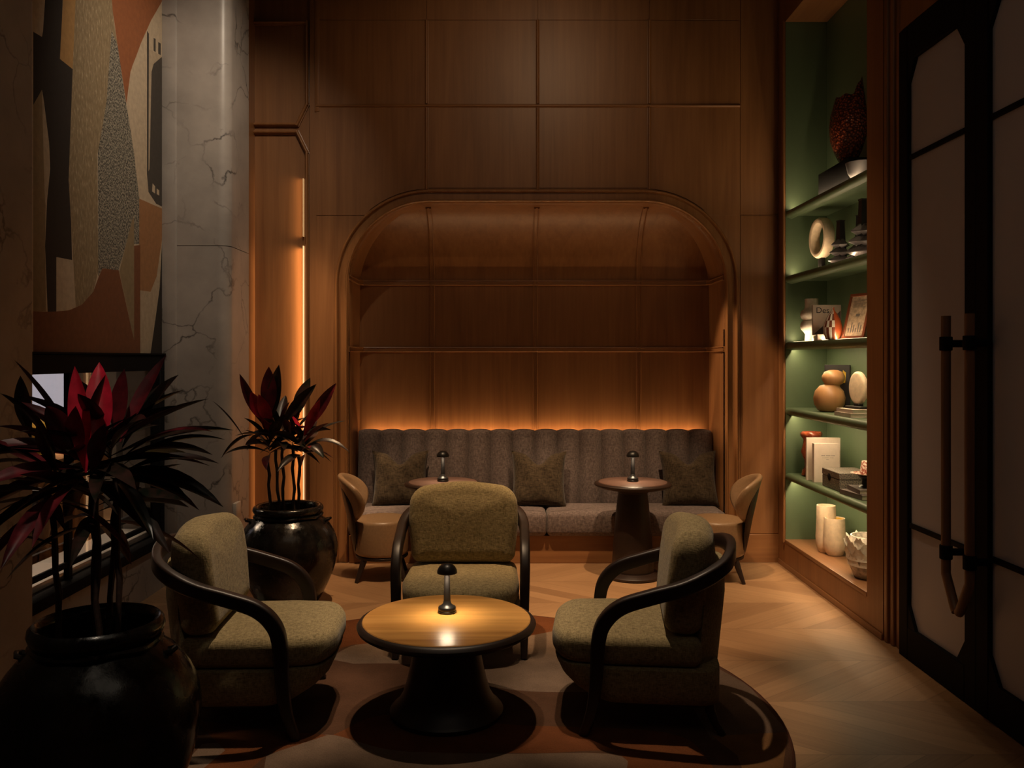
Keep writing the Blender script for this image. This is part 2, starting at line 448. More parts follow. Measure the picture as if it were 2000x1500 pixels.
panel(wb, -1.63, -1.475, .0, 2.977); panel(wb, 2.013, XW, .245, 2.98); panel(wb, 2.013, XW, 2.986, ZTOP)
bm = NB(); box(bm, 2.0, XW, YB-.016, YB, 0, .24, .002, 1); struct('baseboard_back', bm, 'oak_x')
def bead(bm, p0, p1, nrm, wid=.034, h=.020, ):
    """half-round moulding with side fillets along p0-p1, standing out along nrm"""
    p0, p1, nrm = Vector(p0), Vector(p1), Vector(nrm).normalized(); t = (p1-p0).normalized(); s = t.cross(nrm).normalized()
    prof = [(-wid/2, 0), (-wid/2, h*.35), (-wid*.34, h*.4)]+[(-wid*.34*cos(pi*k/8), h*.4+h*.6*sin(pi*k/8)) for k in range(1, 8)]+[(wid*.34, h*.4), (wid/2, h*.35), (wid/2, 0)]
    loft(bm, [[p+s*a+nrm*b for a, b in prof] for p in (p0, p1)])
tn = [0]
def trim(bm, m='oak', **k):
    tn[0] += 1; return struct('trim_%d' % tn[0], bm, m, **k)
bm = NB(); bead(bm, (-1.63, YB, ZR), (2.01, YB, ZR), (0, -1, 0)); trim(bm, 'oak_x')
for gx in GX:
    bm = NB(); bead(bm, (gx, YB, 3.2), (gx, YB, ZR-.017), (0, -1, 0)); bead(bm, (gx, YB, ZR+.017), (gx, YB, ZS), (0, -1, 0)); trim(bm)
bm = NB(); box(bm, -1.64, -1.60, YB-.012, YB, ZR-.05, ZTOP, .004); trim(bm)
# alcove casing
def prof_bead(d0, d1, base, h):
    w_ = (d1-d0)/2; c_ = (d0+d1)/2
    return [(c_-w_*cos(pi*k/7), base+h*sin(pi*k/7)) for k in range(8)]
prof = [(-.004, 0), (-.004, .012)]+prof_bead(0, .022, .014, .022)+[(.024, .006), (.078, .006)]+prof_bead(.082, .108, .012, .024)+[(.112, .008), (.112, 0)]
path3 = [Vector((p.x, YB, p.y)) for p in ap]; nr3 = [Vector((n.x, 0, n.y)) for n in an]
bm = NB(); pathstrip(bm, path3, nr3, Vector((0, -1, 0)), prof); trim(bm, 'oak_gloss')
# alcove interior: jambs and coved vault
def ycove(z):
    if z <= ZC: return YA
    return YB+.06+(YA-YB-.06)*math.sqrt(max(0, 1-((z-ZC)/(ZT-ZC))**2))
bm = NB()
def halfx(z):
    zc = ZT-CR
    if z <= zc: return XL, XR
    k = math.sqrt(max(0, CR*CR-(z-zc)**2)); return XL+CR-k, XR-CR+k
zs = [0, .5, 1.0, 1.5, 2.0, ZC]+[ZC+(ZT-ZC)*sin(pi/2*k/22) for k in range(1, 23)]
rows = []
for z in zs:
    a, b = halfx(z); y = ycove(z)
    rows.append([Vector((a, YB, z)), Vector((a, (YB+y)/2, z))]+[Vector((a+(b-a)*k/20, y, z)) for k in range(21)]+[Vector((b, (YB+y)/2, z)), Vector((b, YB, z))])
loft(bm, rows, closed=False)
wa = struct('wall_alcove', bm, 'oak', smooth=True, ang=30)
sol = wa.modifiers.new('thickness', 'SOLIDIFY'); sol.thickness = .02; sol.offset = 1
for gx in GX:
    bm = NB(); zz = [.9+(ZC-.9)*k/4 for k in range(5)]+[ZC+(ZT-.012-ZC)*sin(pi/2*k/18) for k in range(1, 19)]
    pts = [Vector((gx, ycove(z), z)) for z in zz]; loops = []
    for i, p in enumerate(pts):
        t = (pts[min(i+1, len(pts)-1)]-pts[max(i-1, 0)]).normalized(); nn = Vector((0, -t.z, t.y)); nn = nn if nn.y < 0 else -nn
        loops.append([p+Vector((a, 0, 0))+nn*b for a, b in ((-.024, -.004), (-.024, .012), (-.015, .016), (-.013, .008), (.013, .008), (.015, .016), (.024, .012), (.024, -.004))])
    loft(bm, loops); trim(bm)
for z in (ZC, 1.831):
    bm = NB()
    pts = [Vector((XL, YB+.01, z)), Vector((XL, YA-.12, z)), Vector((XL+.03, YA-.03, z)), Vector((XL+.12, YA, z)), Vector((XR-.12, YA, z)), Vector((XR-.03, YA-.03, z)), Vector((XR, YA-.12, z)), Vector((XR, YB+.01, z))]
    nn = [Vector((1, 0, 0)), Vector((1, 0, 0)), Vector((.7, -.7, 0)), Vector((0, -1, 0)), Vector((0, -1, 0)), Vector((-.7, -.7, 0)), Vector((-1, 0, 0)), Vector((-1, 0, 0))]
    loft(bm, [[p+n_*b+Vector((0, 0, a)) for a, b in ((-.024, -.004), (-.024, .014), (-.015, .018), (-.012, .010), (.012, .010), (.015, .018), (.024, .014), (.024, -.004))] for p, n_ in zip(pts, nn)])
    trim(bm, 'oak_x')

# left recessed cabinet wall
bm = NB(); box(bm, XLP-.1, -1.685, YB+.045, YB+.12, 0, ZTOP); struct('wall_recess', bm, 'oak', smooth=False)
def frame_poly(pts, wdt=.04, h=.045):
    """moulded frame following 2D polyline (x,z) on the recessed wall"""
    bm = NB(); P3 = [Vector((x, YB+.045, z)) for x, z in pts]
    for a, b in zip(P3, P3[1:]):
        t = (b-a).normalized(); bead(bm, a-t*wdt*.3, b+t*wdt*.3, (0, -1, 0), wdt, h)
    return bm
zu = lambda y: H-(y-VY)*7.28/F
trim(frame_poly([(XLP, zu(44)), (-1.715, zu(44)), (-1.715, zu(203)), (-1.80, zu(243)), (XLP, zu(243))]))
bm = NB(); box(bm, -1.748, -1.742, YB+.012, YB+.044, .05, 2.72); o = obj('light_strip', bm, 'led_p', smooth=False); setp(o, 'thin vertical warm light strip at the right edge of the recessed cabinet panel', 'light strip')
area('panel_glow', (-1.752, YB+.025, 1.4), (-2.0, YB+.09, 1.4), 3.6, .03, 2.6, (1, .62, .30), None, 75, (0, 0, 1))
bm = NB(); box(bm, -1.748, -1.742, YB+.012, YB+.044, 2.80, 3.30); o = obj('light_strip', bm, 'led_q', smooth=False); setp(o, 'short dim warm light strip above the long one at the recessed cabinet panel', 'light strip')
area('panel_glow', (-1.752, YB+.025, 3.05), (-2.0, YB+.09, 3.05), .2, .03, .5, (1, .62, .30), None, 75, (0, 0, 1))
trim(frame_poly([(XLP, zu(258)), (-1.80, zu(258)), (-1.715, zu(298)), (-1.715, .04)]))
# end of recess and ribbed edge by the marble column
bm = NB(); box(bm, XLP-.12, XLP, 6.97, YB+.12, 0, ZTOP)
struct('wall_recess_side', bm, 'oak', smooth=False)
bm = NB()
for k in range(3): box(bm, XLP+.012-.03*k-.024, XLP+.012-.03*k, 6.90+.012*k, 6.97, 0, ZTOP, .006, 2)
trim(bm)

# marble column, window pier and left wall
bm = NB(); prism(bm, [tuple(p) for p in rpoly([(-2.95, 6.5), (-2.13, 6.5), (-2.13, 7.0), (-2.95, 7.0)], [0, .09, 0, 0])], lambda u, v, d: Vector((u, v, d)), 0, 2.615)
prism(bm, [tuple(p) for p in rpoly([(-2.95, 6.5), (-2.13, 6.5), (-2.13, 7.0), (-2.95, 7.0)], [0, .09, 0, 0])], lambda u, v, d: Vector((u, v, d)), 2.62, ZTOP)
box(bm, -2.66, -2.53, 6.485, 6.51, 0, ZTOP, .01, 2)
struct('wall_column', bm, 'marble')
bm = NB(); prism(bm, [tuple(p) for p in rpoly([(-3.0, -1.6), (-2.45, -1.6), (-2.45, 4.385), (-3.0, 4.385)], [0, 0, .02, 0])], lambda u, v, d: Vector((u, v, d)), 0, ZTOP)
struct('wall_left', bm, 'marble')
ZSILL = .36
bm = NB(); box(bm, -2.95, XLW, 4.38, 6.5, 0, ZSILL); struct('wall_left_plinth', bm, 'marble', smooth=False)
bm = NB(); box(bm, -2.95, XLW-.03, 4.38, 6.5, 1.70, ZTOP); struct('wall_left_upper', bm, 'ceil', smooth=False)

# right wall
bm = NB()
NY0, NY1, NZ0, NZ1, NX = 5.476, 7.08, .235, 4.58, 2.69
box(bm, XW, XW+.1, NY1, YB+.1, 0, ZTOP); box(bm, XW, XW+.1, 5.24, NY0, 0, ZTOP); box(bm, XW, XW+.1, NY0, NY1, 0, NZ0-.03); box(bm, XW, XW+.1, NY0, NY1, NZ1, ZTOP)
box(bm, XW, XW+.1, 3.30, 5.01, 3.69, ZTOP); box(bm, XW, XW+.1, -1.6, 3.30, 0, ZTOP); box(bm, XW+.04, XW+.1, 5.0, 5.25, 0, ZTOP)
struct('wall_right', bm, 'oak', smooth=False)
bm = NB()
for k in range(4): box(bm, XW-.002+.012*(3-k), XW+.05, 5.015+.056*k, 5.015+.056*k+.044, 0, ZTOP, .008, 3)
trim(bm)
bm = NB()
box(bm, XW+.004, NX+.02, NY1-.004, NY1+.02, NZ0, NZ1); box(bm, NX, NX+.02, NY0, NY1, NZ0, NZ1); box(bm, XW+.06, NX+.02, NY0-.02, NY0, NZ0, NZ1)
struct('wall_niche', bm, 'green', smooth=False)
bm = NB(); box(bm, XW-.004, NX, NY0, NY1, NZ0-.03, NZ0, .004, 2); trim(bm, 'plank')
bm = NB(); box(bm, XW-.001, NX, NY0, NY1, NZ1-.012, NZ1+.02); trim(bm, 'oak_y')
bm = NB(); box(bm, XW-.02, XW, NY1-.01, NY1+.035, NZ0-.03, NZ1, .008, 3); trim(bm)
bm = NB(); box(bm, XW-.012, XW, 5.24, NY1+.15, 0, .04, .003, 1); struct('baseboard_right', bm, 'oak_y')
# behind camera
bm = NB(); box(bm, -2.9, 2.8, -1.68, -1.6, 0, ZTOP); struct('wall_behind', bm, 'oak', smooth=False)

# green shelves, each its own thing
def shelf(z, up, down, label):
    t = thing('wall_shelf', label, 'shelf', (0, 0, z-.035), 0, 'green shelves in the lit niche')
    bm = NB(); x0 = XW+.012
    prof = [(NX, -.012), (x0+.05, -.012), (x0+.045, -.035), (x0+.012, -.035)]
    prof += [(x0+.018-.018*cos(a), -.006+.0-.024*sin(a)) for a in (pi/2, pi/3, pi/8, 0)]
    prof = [(NX, .035), (x0+.022, .035)]+[(x0+.018-.030*sin(pi*k/10), .006+.030*cos(pi*k/10)) for k in range(0, 11)]+[(x0+.03, -.032), (x0+.045, -.032), (x0+.05, -.006), (NX, -.006)]
    loft(bm, [[Vector((a, y, b)) for a, b in prof] for y in (NY0, NY1)])
    obj('board', bm, 'green', t, ang=30)
    for flag, zz, tz in ((up, .037, 1), (down, -.008, -1)):
        if not flag: continue
        bm = NB(); box(bm, x0+.052, x0+.060, NY0+.03, NY1-.02, zz-.002, zz+.002)
        o = obj('light_strip', bm, 'led_g', t, smooth=False); o['label'] = 'thin lit strip behind the shelf nosing'
        area('shelf_light', (x0+.056, (NY0+NY1)/2, zz+.003*tz), (x0+.11, (NY0+NY1)/2, zz+tz), 3.5 if tz > 0 else 7, .008, NY1-NY0-.05, (1, .72, .42), t, 180, (0, 1, 0))
SZ = [2.985, 2.44, 1.886, 1.338, .79]
labs = ['green wall shelf holding the red scaled vase, highest in the niche', 'green wall shelf holding the cream ring vase and black spiked ceramics', 'green wall shelf at eye level holding the lumpy white vase and framed print',
        'green wall shelf holding the gourd-shaped wooden vase', 'green wall shelf holding the two pale standing books, lowest of the shelves']
for z, u, d, l in zip(SZ, (1, 1, 1, 0, 0), (0, 0, 1, 1, 1), labs): shelf(z, u, d, l)

# double doors
def door(n, y0, y1, hy, s):
    t = thing('door_%d' % n, None, None, (XW+.02, 0, 0)); t['kind'] = 'structure'
    z0, z1 = .0, 3.68; st = .105; g0, g1 = .19, 3.47
    bm = NB()
    box(bm, -.03, .03, y0, y0+st, z0, z1, .004, 1); box(bm, -.03, .03, y1-st, y1, z0, z1, .004, 1)
    box(bm, -.03, .03, y0+st, y1-st, z0, g0, .004, 1); box(bm, -.03, .03, y0+st, y1-st, g1, z1, .004, 1)
    c = .085
    for (ya, sy) in ((y0+st, 1), (y1-st, -1)):
        for (za, sz) in ((g0, 1), (g1, -1)):
            prism(bm, [(ya, za), (ya+sy*c, za), (ya, za+sz*c*1.5)], lambda u, v, d: Vector((d, u, v)), -.026, .026)
    obj('door_frame', bm, 'black', t)
    bm = NB(); box(bm, -.006, .006, y0+st-.01, y1-st+.01, g0-.01, g1+.01); obj('frosted_pane', bm, 'frost', t, smooth=False)
    for z in (2.916, .781):
        bm = NB(); box(bm, -.02, .02, y0+st, y1-st, z-.014, z+.014, .003, 1); obj('glazing_bar', bm, 'black', t)
    X = -.12
    bm = NB()
    pts = [(X, hy, 1.966), (X, hy, 1.5), (X, hy, 1.0), (X, hy, .675), (X, hy, .655), (X, hy+s*.085, .505), (X, hy+s*.10, .49)]
    tube(bm, pts, .0235, 14)
    hd = obj('door_handle', bm, 'gourd_dark', t)
    for z in (1.825, .765):
        bm = NB(); lathe(bm, [(.029, -.035), (.031, -.032), (.031, .032), (.029, .035)], 20, (X, hy, z))
        tube(bm, [(X, hy, z), (X+.10, hy, z)], .019, 12); obj('clamp', bm, 'black', hd)
M['gourd_dark'] = wood('handle_wood', (.16, .075, .035), (.26, .13, .065), 'Z', .45, .5)
door(1, 4.19, 5.01, 4.30, -1); door(2, 3.37, 4.19, 4.08, 1)

# ------------------------------------------------------------------ window under the artwork and the room beyond
t = thing('window_1', None, None, (XLW-.03, 0, 0)); t['kind'] = 'structure'
bm = NB()
box(bm, -.05, .03, 4.39, 6.5, 1.66, 1.775, .004, 1); box(bm, -.05, .03, 6.405, 6.5, .36, 1.66, .004, 1); box(bm, -.05, .03, 4.39, 4.47, .36, 1.66)
box(bm, -.05, .05, 4.39, 6.5, .33, .40, .006, 2)
obj('window_frame', bm, 'black', t)
bm = NB(); box(bm, -.045, -.015, 4.39, 6.41, .475, .51, .004, 1); box(bm, -.08, -.05, 4.39, 6.41, .575, .62, .004, 1); box(bm, -.045, -.01, 5.14, 5.19, .36, 1.66, .004, 1)
obj('sash_bars', bm, 'black', t)
mg, nt, b = new_mat('window_glass'); b.inputs['Transmission Weight'].default_value = 1; b.inputs['Roughness'].default_value = 0; b.inputs['IOR'].default_value = 1.45
b.inputs['Base Color'].default_value = (.92, .92, .94, 1); M['glass'] = mg
bm = NB(); box(bm, -.032, -.028, 4.44, 6.41, .40, 1.66); obj('pane', bm, 'glass', t, smooth=False)
bm = NB(); box(bm, -.36, -.06, 4.38, 6.6, .40, .44, .004, 1); obj('outer_sill', bm, 'sillstone', t)
# room beyond the window
bm = NB(); box(bm, -6.4, -2.95, 2.6, 10.0, -.08, 0); struct('floor_beyond', bm, 'floor', smooth=False)
bm = NB(); box(bm, -6.4, -2.95, 2.6, 10.0, 2.8, 2.88); struct('ceiling_beyond', bm, 'ceil', smooth=False)
bm = NB(); box(bm, -6.4, -6.3, 2.6, 10, 0, 2.8); box(bm, -6.4, -2.9, 9.9, 10, 0, 2.8); box(bm, -6.4, -3.0, 2.5, 2.6, 0, 2.8); box(bm, -3.0, -2.95, 6.5, 10, 0, 2.8)
struct('wall_beyond', bm, 'ceil', smooth=False)
area('beyond_ceiling_light', (-4.5, 7.2, 2.75), (-4.5, 7.2, 0), 85, .9, 1.6, MID)
t = thing('table_lamp', 'table lamp with wide pale drum shade seen through the window behind the red-leaved plant', 'lamp', (-3.75, 6.75, .95))
bm = NB(); lathe(bm, [(.09, 0), (.10, .01), (.10, .025), (.03, .04), (.055, .12), (.075, .22), (.05, .32), (.012, .36), (.012, .52)], 28); obj('lamp_base', bm, 'yellow', t)
bm = NB(); lathe(bm, [(.24, .38), (.22, .70), (.216, .70), (.236, .38)], 40, caps=False); obj('lamp_shade', bm, plain('lit_shade', (.7, .68, .7), .8, emit=(.80, .76, .84), es=.5), t)
t = thing('side_cabinet', 'low wooden cabinet carrying the drum-shade lamp beyond the window', 'cabinet', (-3.8, 6.9, 0))
bm = NB(); box(bm, -.25, .25, -.55, .55, .12, .95, .008, 2); obj('carcass', bm, 'gourd', t)
for y in (-.27, .27):
    bm = NB(); box(bm, .25, .265, y-.25, y+.25, .15, .92, .004, 1); dd = obj('door', bm, 'gourd', t)
    bm = NB(); box(bm, .265, .28, y-.01-.2*(1 if y > 0 else -1), y+.01-.2*(1 if y > 0 else -1), .5, .62, .003, 1); obj('handle', bm, 'black', dd)
for x in (-.2, .2):
    for y in (-.48, .48):
        bm = NB(); lathe(bm, [(.014, 0), (.02, .12)], 12, (x, y, 0)); obj('leg', bm, 'black', t)
t = thing('tub_chair', 'dark rounded tub chair on the lit floor beyond the window', 'chair', (-3.55, 5.95, 0))
bm = NB(); lathe(bm, [(.20, .12), (.27, .2), (.30, .45), (.31, .78), (.29, .80), (.26, .78), (.25, .45), (.0, .44)], 32, fn=lambda r, z, a: (r, z if z < .5 or sin(a) > -.2 else .5+(z-.5)*max(.1, 1+sin(a)*.9))); obj('shell', bm, 'darkcer', t)
bm = NB(); slab(bm, rpoly([(-.22, -.22), (.22, -.22), (.22, .22), (-.22, .22)], .2), .44, .50, .025, .01); obj('seat_cushion', bm, 'mauve', t)
bm = NB(); lathe(bm, [(.20, 0), (.20, .02), (.05, .04), (.05, .14)], 24); obj('pedestal', bm, 'black', t)

# ------------------------------------------------------------------ artwork: cut outlines on the wall plane
XA = -2.64
def artp(px, py):
    Y = XA*F/(px-VX); return (Y, H-(py-VY)*Y/F)
def in_poly(p, poly):
    x, y = p; c = False; n = len(poly)
    for i in range(n):
        x1, y1 = poly[i]; x2, y2 = poly[(i+1) % n]
        if (y1 > y) != (y2 > y) and x < (x2-x1)*(y-y1)/(y2-y1)+x1: c = not c
    return c
def mosaic(bm, outline, regions, fn):
    """flat mesh of outline, material index = last region holding the face"""
    vs, es = [], []
    for poly in [outline]+regions:
        b0 = len(vs); vs += [Vector(p) for p in poly]; es += [(b0+i, b0+(i+1) % len(poly)) for i in range(len(poly))]
    v2, e2, f2, *_ = geometry.delaunay_2d_cdt(vs, es, [], 0, 1e-5)
    bv = [bm.verts.new(fn(v.x, v.y)) for v in v2]
    for f in f2:
        c = sum((v2[i] for i in f), Vector((0, 0)))/len(f)
        if not in_poly(c, outline): continue
        mi = 0
        for k, r in enumerate(regions):
            if in_poly(c, r): mi = k+1
        try: bm.faces.new([bv[i] for i in f]).material_index = mi
        except ValueError: pass
    bmesh.ops.delete(bm, geom=[v for v in bm.verts if not v.link_faces], context='VERTS')
def sm(pts, n=5): return [(p.x, p.y) for p in catmull([(a, b, 0) for a, b in pts], n)]
art_cols = {'cream': (.46, .36, .25), 'cream2': (.40, .31, .21), 'brown': (.26, .19, .105), 'black': (.018, .012, .009), 'rust': (.26, .085, .028), 'dkrust': (.17, .06, .022),
            'ochre': (.36, .20, .07), 'speck': (.2, .17, .13), 'olive': (.24, .17, .09), 'tan': (.30, .14, .055), 'dkred': (.10, .03, .012), 'grey': (.05, .04, .032)}
AM = {}
for k, c in art_cols.items():
    if k == 'speck':
        m, nt, b = new_mat('art_speckle'); v = coords(nt); n = noise(nt, v, 70, 2, .8)
        L(nt, ramp(nt, n, [(.46, (.05, .045, .035)), (.56, (.34, .30, .23))]), b.inputs['Base Color']); b.inputs['Roughness'].default_value = .8
        AM[k] = m
    elif k == 'brown':
        m, nt, b = new_mat('art_flecked_brown'); v = coords(nt, (1, 1, .4)); n = noise(nt, v, 55, 2, .6)
        L(nt, ramp(nt, n, [(.4, (.21, .15, .08)), (.60, (.28, .205, .115)), (.72, (.40, .31, .19))]), b.inputs['Base Color']); b.inputs['Roughness'].default_value = .8
        AM[k] = m
    else: AM[k] = plain('art_'+k, c, .75, noise_amt=.12, nscale=25, bmp=.1)
base_art = [('cream', None)]
def A(*pts): return [artp(x, y) for x, y in pts]
regs = [
 ('olive', A((65, 190), (82, 175), (90, 330), (88, 480), (90, 608), (65, 608))),
 ('cream2', A((82, 175), (98, 290), (96, 350), (88, 400), (85, 300))),
 ('black', A((84, 60), (92, -60), (125, -60), (118, 115), (142, 135), (136, 300), (138, 400), (141, 508), (110, 502), (110, 609), (93, 609), (88, 480), (92, 390), (98, 330), (96, 280), (86, 200), (82, 175), (65, 205), (65, 62), (82, 72))),
 ('ochre', A((125, -60), (150, -60), (142, 135), (117, 115), (122, 20))),
 ('brown', A((150, -60), (215, -60), (222, 40), (230, 90), (245, 200), (190, 300), (192, 530), (182, 570), (160, 595), (148, 600), (143, 509), (134, 350), (142, 135))),
 ('speck', A((218, 60), (230, 90), (246, 200), (262, 290), (273, 380), (273, 477), (262, 477), (262, 420), (248, 470), (232, 528), (200, 524), (192, 540), (191, 300), (208, 200))),
 ('rust', A((215, -60), (360, -60), (318, 0), (295, 40), (275, 85), (255, 140), (247, 202), (232, 105), (220, 20))),
 ('cream', A((318, 0), (322, 0), (322, 410), (296, 397), (272, 388), (262, 300), (247, 202), (258, 130), (280, 75), (300, 35))),
 ('grey', A((287, 60), (291, 66), (291, 96), (316, 112), (321, 112), (321, 406), (305, 398), (290, 375), (287, 340))),
 ('grey', A((300, 74), (304, 76), (304, 102), (300, 99))), ('grey', A((309, 82), (314, 85), (314, 108), (309, 105))),
 ('cream2', A((291, 96), (317, 110), (300, 125), (296, 140), (292, 330), (290, 335))),
 ('cream', A((298, 358), (303, 364), (303, 378), (297, 374))), ('cream', A((306, 368), (311, 372), (311, 382), (306, 379))),
 ('tan', A((272, 388), (318, 408), (316, 470), (306, 540), (294, 570), (272, 567))),
 ('dkrust', A((65, 608), (100, 609), (135, 606), (160, 595), (182, 570), (193, 540), (200, 524), (232, 528), (262, 665), (262, 480), (274, 478), (274, 693), (65, 693))),
 ('cream2', A((274, 568), (294, 570), (306, 540), (314, 490), (314, 560), (304, 620), (294, 693), (274, 693))),
 ('olive', A((258, 430), (262, 424), (262, 665), (233, 530), (248, 470))),
 ('black', A((318, 440), (325, 440), (325, 693), (294, 693), (304, 620), (312, 560))),
]
t = thing('wall_artwork', 'tall abstract painting of interlocking cream, brown, rust and black shapes above the window', 'artwork', (XA, 0, 0))
y0a, y1a = artp(40, 0)[0], artp(320.5, 0)[0]
bm = NB(); outl = [(y0a, 1.787), (y1a, 1.787), (y1a, 5.0), (y0a, 5.0)]
rl = [[(min(max(y, y0a), y1a), max(z, 1.787)) for y, z in r] for _, r in regs]
mosaic(bm, outl, rl, lambda u, v: Vector((0, u, v)))
obj('canvas', bm, [AM['cream']]+[AM[k] for k, _ in regs], t, smooth=False)
bm = NB(); box(bm, -.06, -.002, y0a, y1a, 1.79, 5.0); obj('backing', bm, 'black', t, smooth=False)
bm = NB(); box(bm, -.06, .035, y1a, 6.5, 1.78, 5.03, .004, 1); box(bm, -.06, .035, y0a-.03, y0a, 1.78, 5.03); box(bm, -.06, .03, y0a, y1a, 5.0, 5.03); box(bm, -.06, .03, y0a, y1a, 1.776, 1.787)
obj('frame', bm, 'black', t)
bm = NB(); box(bm, -.06, .06, -.03, 0, -.06, .06, .006, 2); o = obj('wall_plate', bm, 'sillstone'); o.location = (-2.1301, 6.64, .56); o.rotation_euler = (0, 0, R(90))
setp(o, 'small pale blank plate low beside the marble column, behind the rear plant pot', 'wall plate')

# ------------------------------------------------------------------ rug
RC = Vector((-.30, 4.16)); RR = 1.63
def flo(px, py):
    Y = F*H/(py-VY); return ((px-VX)*Y/F-RC.x, Y-RC.y)
def FP(*p): return [flo(a, b) for a, b in p]
rug_cols = {'brown': (.085, .041, .023), 'beige': (.17, .115, .08), 'rust': (.135, .045, .016), 'gold': (.17, .085, .034), 'dark': (.07, .026, .016), 'taupe': (.12, .078, .054)}
def rugmat(k, c):
    m, nt, b = new_mat('rug_'+k); v = coords(nt); n = noise(nt, v, 160, 2, .6); n2 = noise(nt, v, 4, 3)
    mx = N(nt, 'ShaderNodeMath', operation='MULTIPLY_ADD'); L(nt, n, mx.inputs[0]); mx.inputs[1].default_value = .6; L(nt, n2, mx.inputs[2])
    L(nt, ramp(nt, mx.outputs[0], [(.55, tuple(x*.72 for x in c)), (1.0, tuple(x*1.2 for x in c))]), b.inputs['Base Color'])
    b.inputs['Roughness'].default_value = .95; b.inputs['Specular IOR Level'].default_value = .1; bump(nt, b, n, .8, .006); return m
rr = [('rust', sm(FP((600, 1290), (640, 1215), (760, 1192), (1000, 1192), (1120, 1200), (1170, 1235), (1050, 1262), (800, 1262), (690, 1262)))),
      ('beige', sm(FP((640, 1290), (700, 1262), (800, 1262), (1000, 1250), (1180, 1225), (1330, 1290), (1300, 1345), (1100, 1356), (960, 1345), (870, 1310), (780, 1300), (690, 1300)))),
      ('brown', FP((560, 1330), (660, 1338), (812, 1340), (960, 1352), (960, 1360), (700, 1362))),
      ('taupe', FP((1180, 1225), (1400, 1250), (1600, 1330), (1600, 1440), (1390, 1450), (1350, 1380), (1330, 1290))),
      ('gold', FP((1390, 1442), (1600, 1438), (1600, 1620), (1490, 1620), (1440, 1480))),
      ('rust', sm(FP((650, 1440), (760, 1400), (1000, 1420), (1300, 1435), (1390, 1500), (1440, 1620), (1180, 1640), (1215, 1482), (1050, 1476), (850, 1475), (750, 1468)))),
      ('beige', sm(FP((520, 1482), (600, 1449), (650, 1440), (750, 1467), (850, 1475), (1000, 1477), (1215, 1482), (1190, 1560), (1120, 1700), (700, 1720), (500, 1600)))),
      ('beige', FP((395, 1458), (455, 1452), (430, 1490), (350, 1560), (300, 1560))),
      ('rust', FP((380, 1410), (520, 1430), (640, 1440), (520, 1480), (430, 1560), (380, 1520), (440, 1470)))]
bm = NB(); circ = [(RR*cos(2*pi*k/96), RR*sin(2*pi*k/96)) for k in range(96)]
def clampc(p):
    v = Vector(p); l = v.length; return (v.x, v.y) if l < RR*.999 else tuple(v*(RR*.999/l))
mosaic(bm, circ, [[clampc(p) for p in r] for _, r in rr], lambda u, v: Vector((u, v, .011)))
t = thing('round_rug', 'large round rug with rust, brown and beige shapes under the coffee table', 'rug', (RC.x, RC.y, 0))
obj('pile', bm, [rugmat('brown', rug_cols['brown'])]+[rugmat(k, rug_cols[k]) for k, _ in rr], t, smooth=False)
bm = NB(); lathe(bm, [(RR-.02, .001), (RR, .002), (RR+.004, .008), (RR-.002, .012), (RR-.01, .011)], 96, caps=False); obj('bound_edge', bm, rugmat('edge', rug_cols['dark']), t)
bm = NB(); lathe(bm, [(.01, .0008), (RR-.005, .0008), (RR-.005, .009), (.01, .009)], 96); obj('backing', bm, rugmat('back', rug_cols['dark']), t)

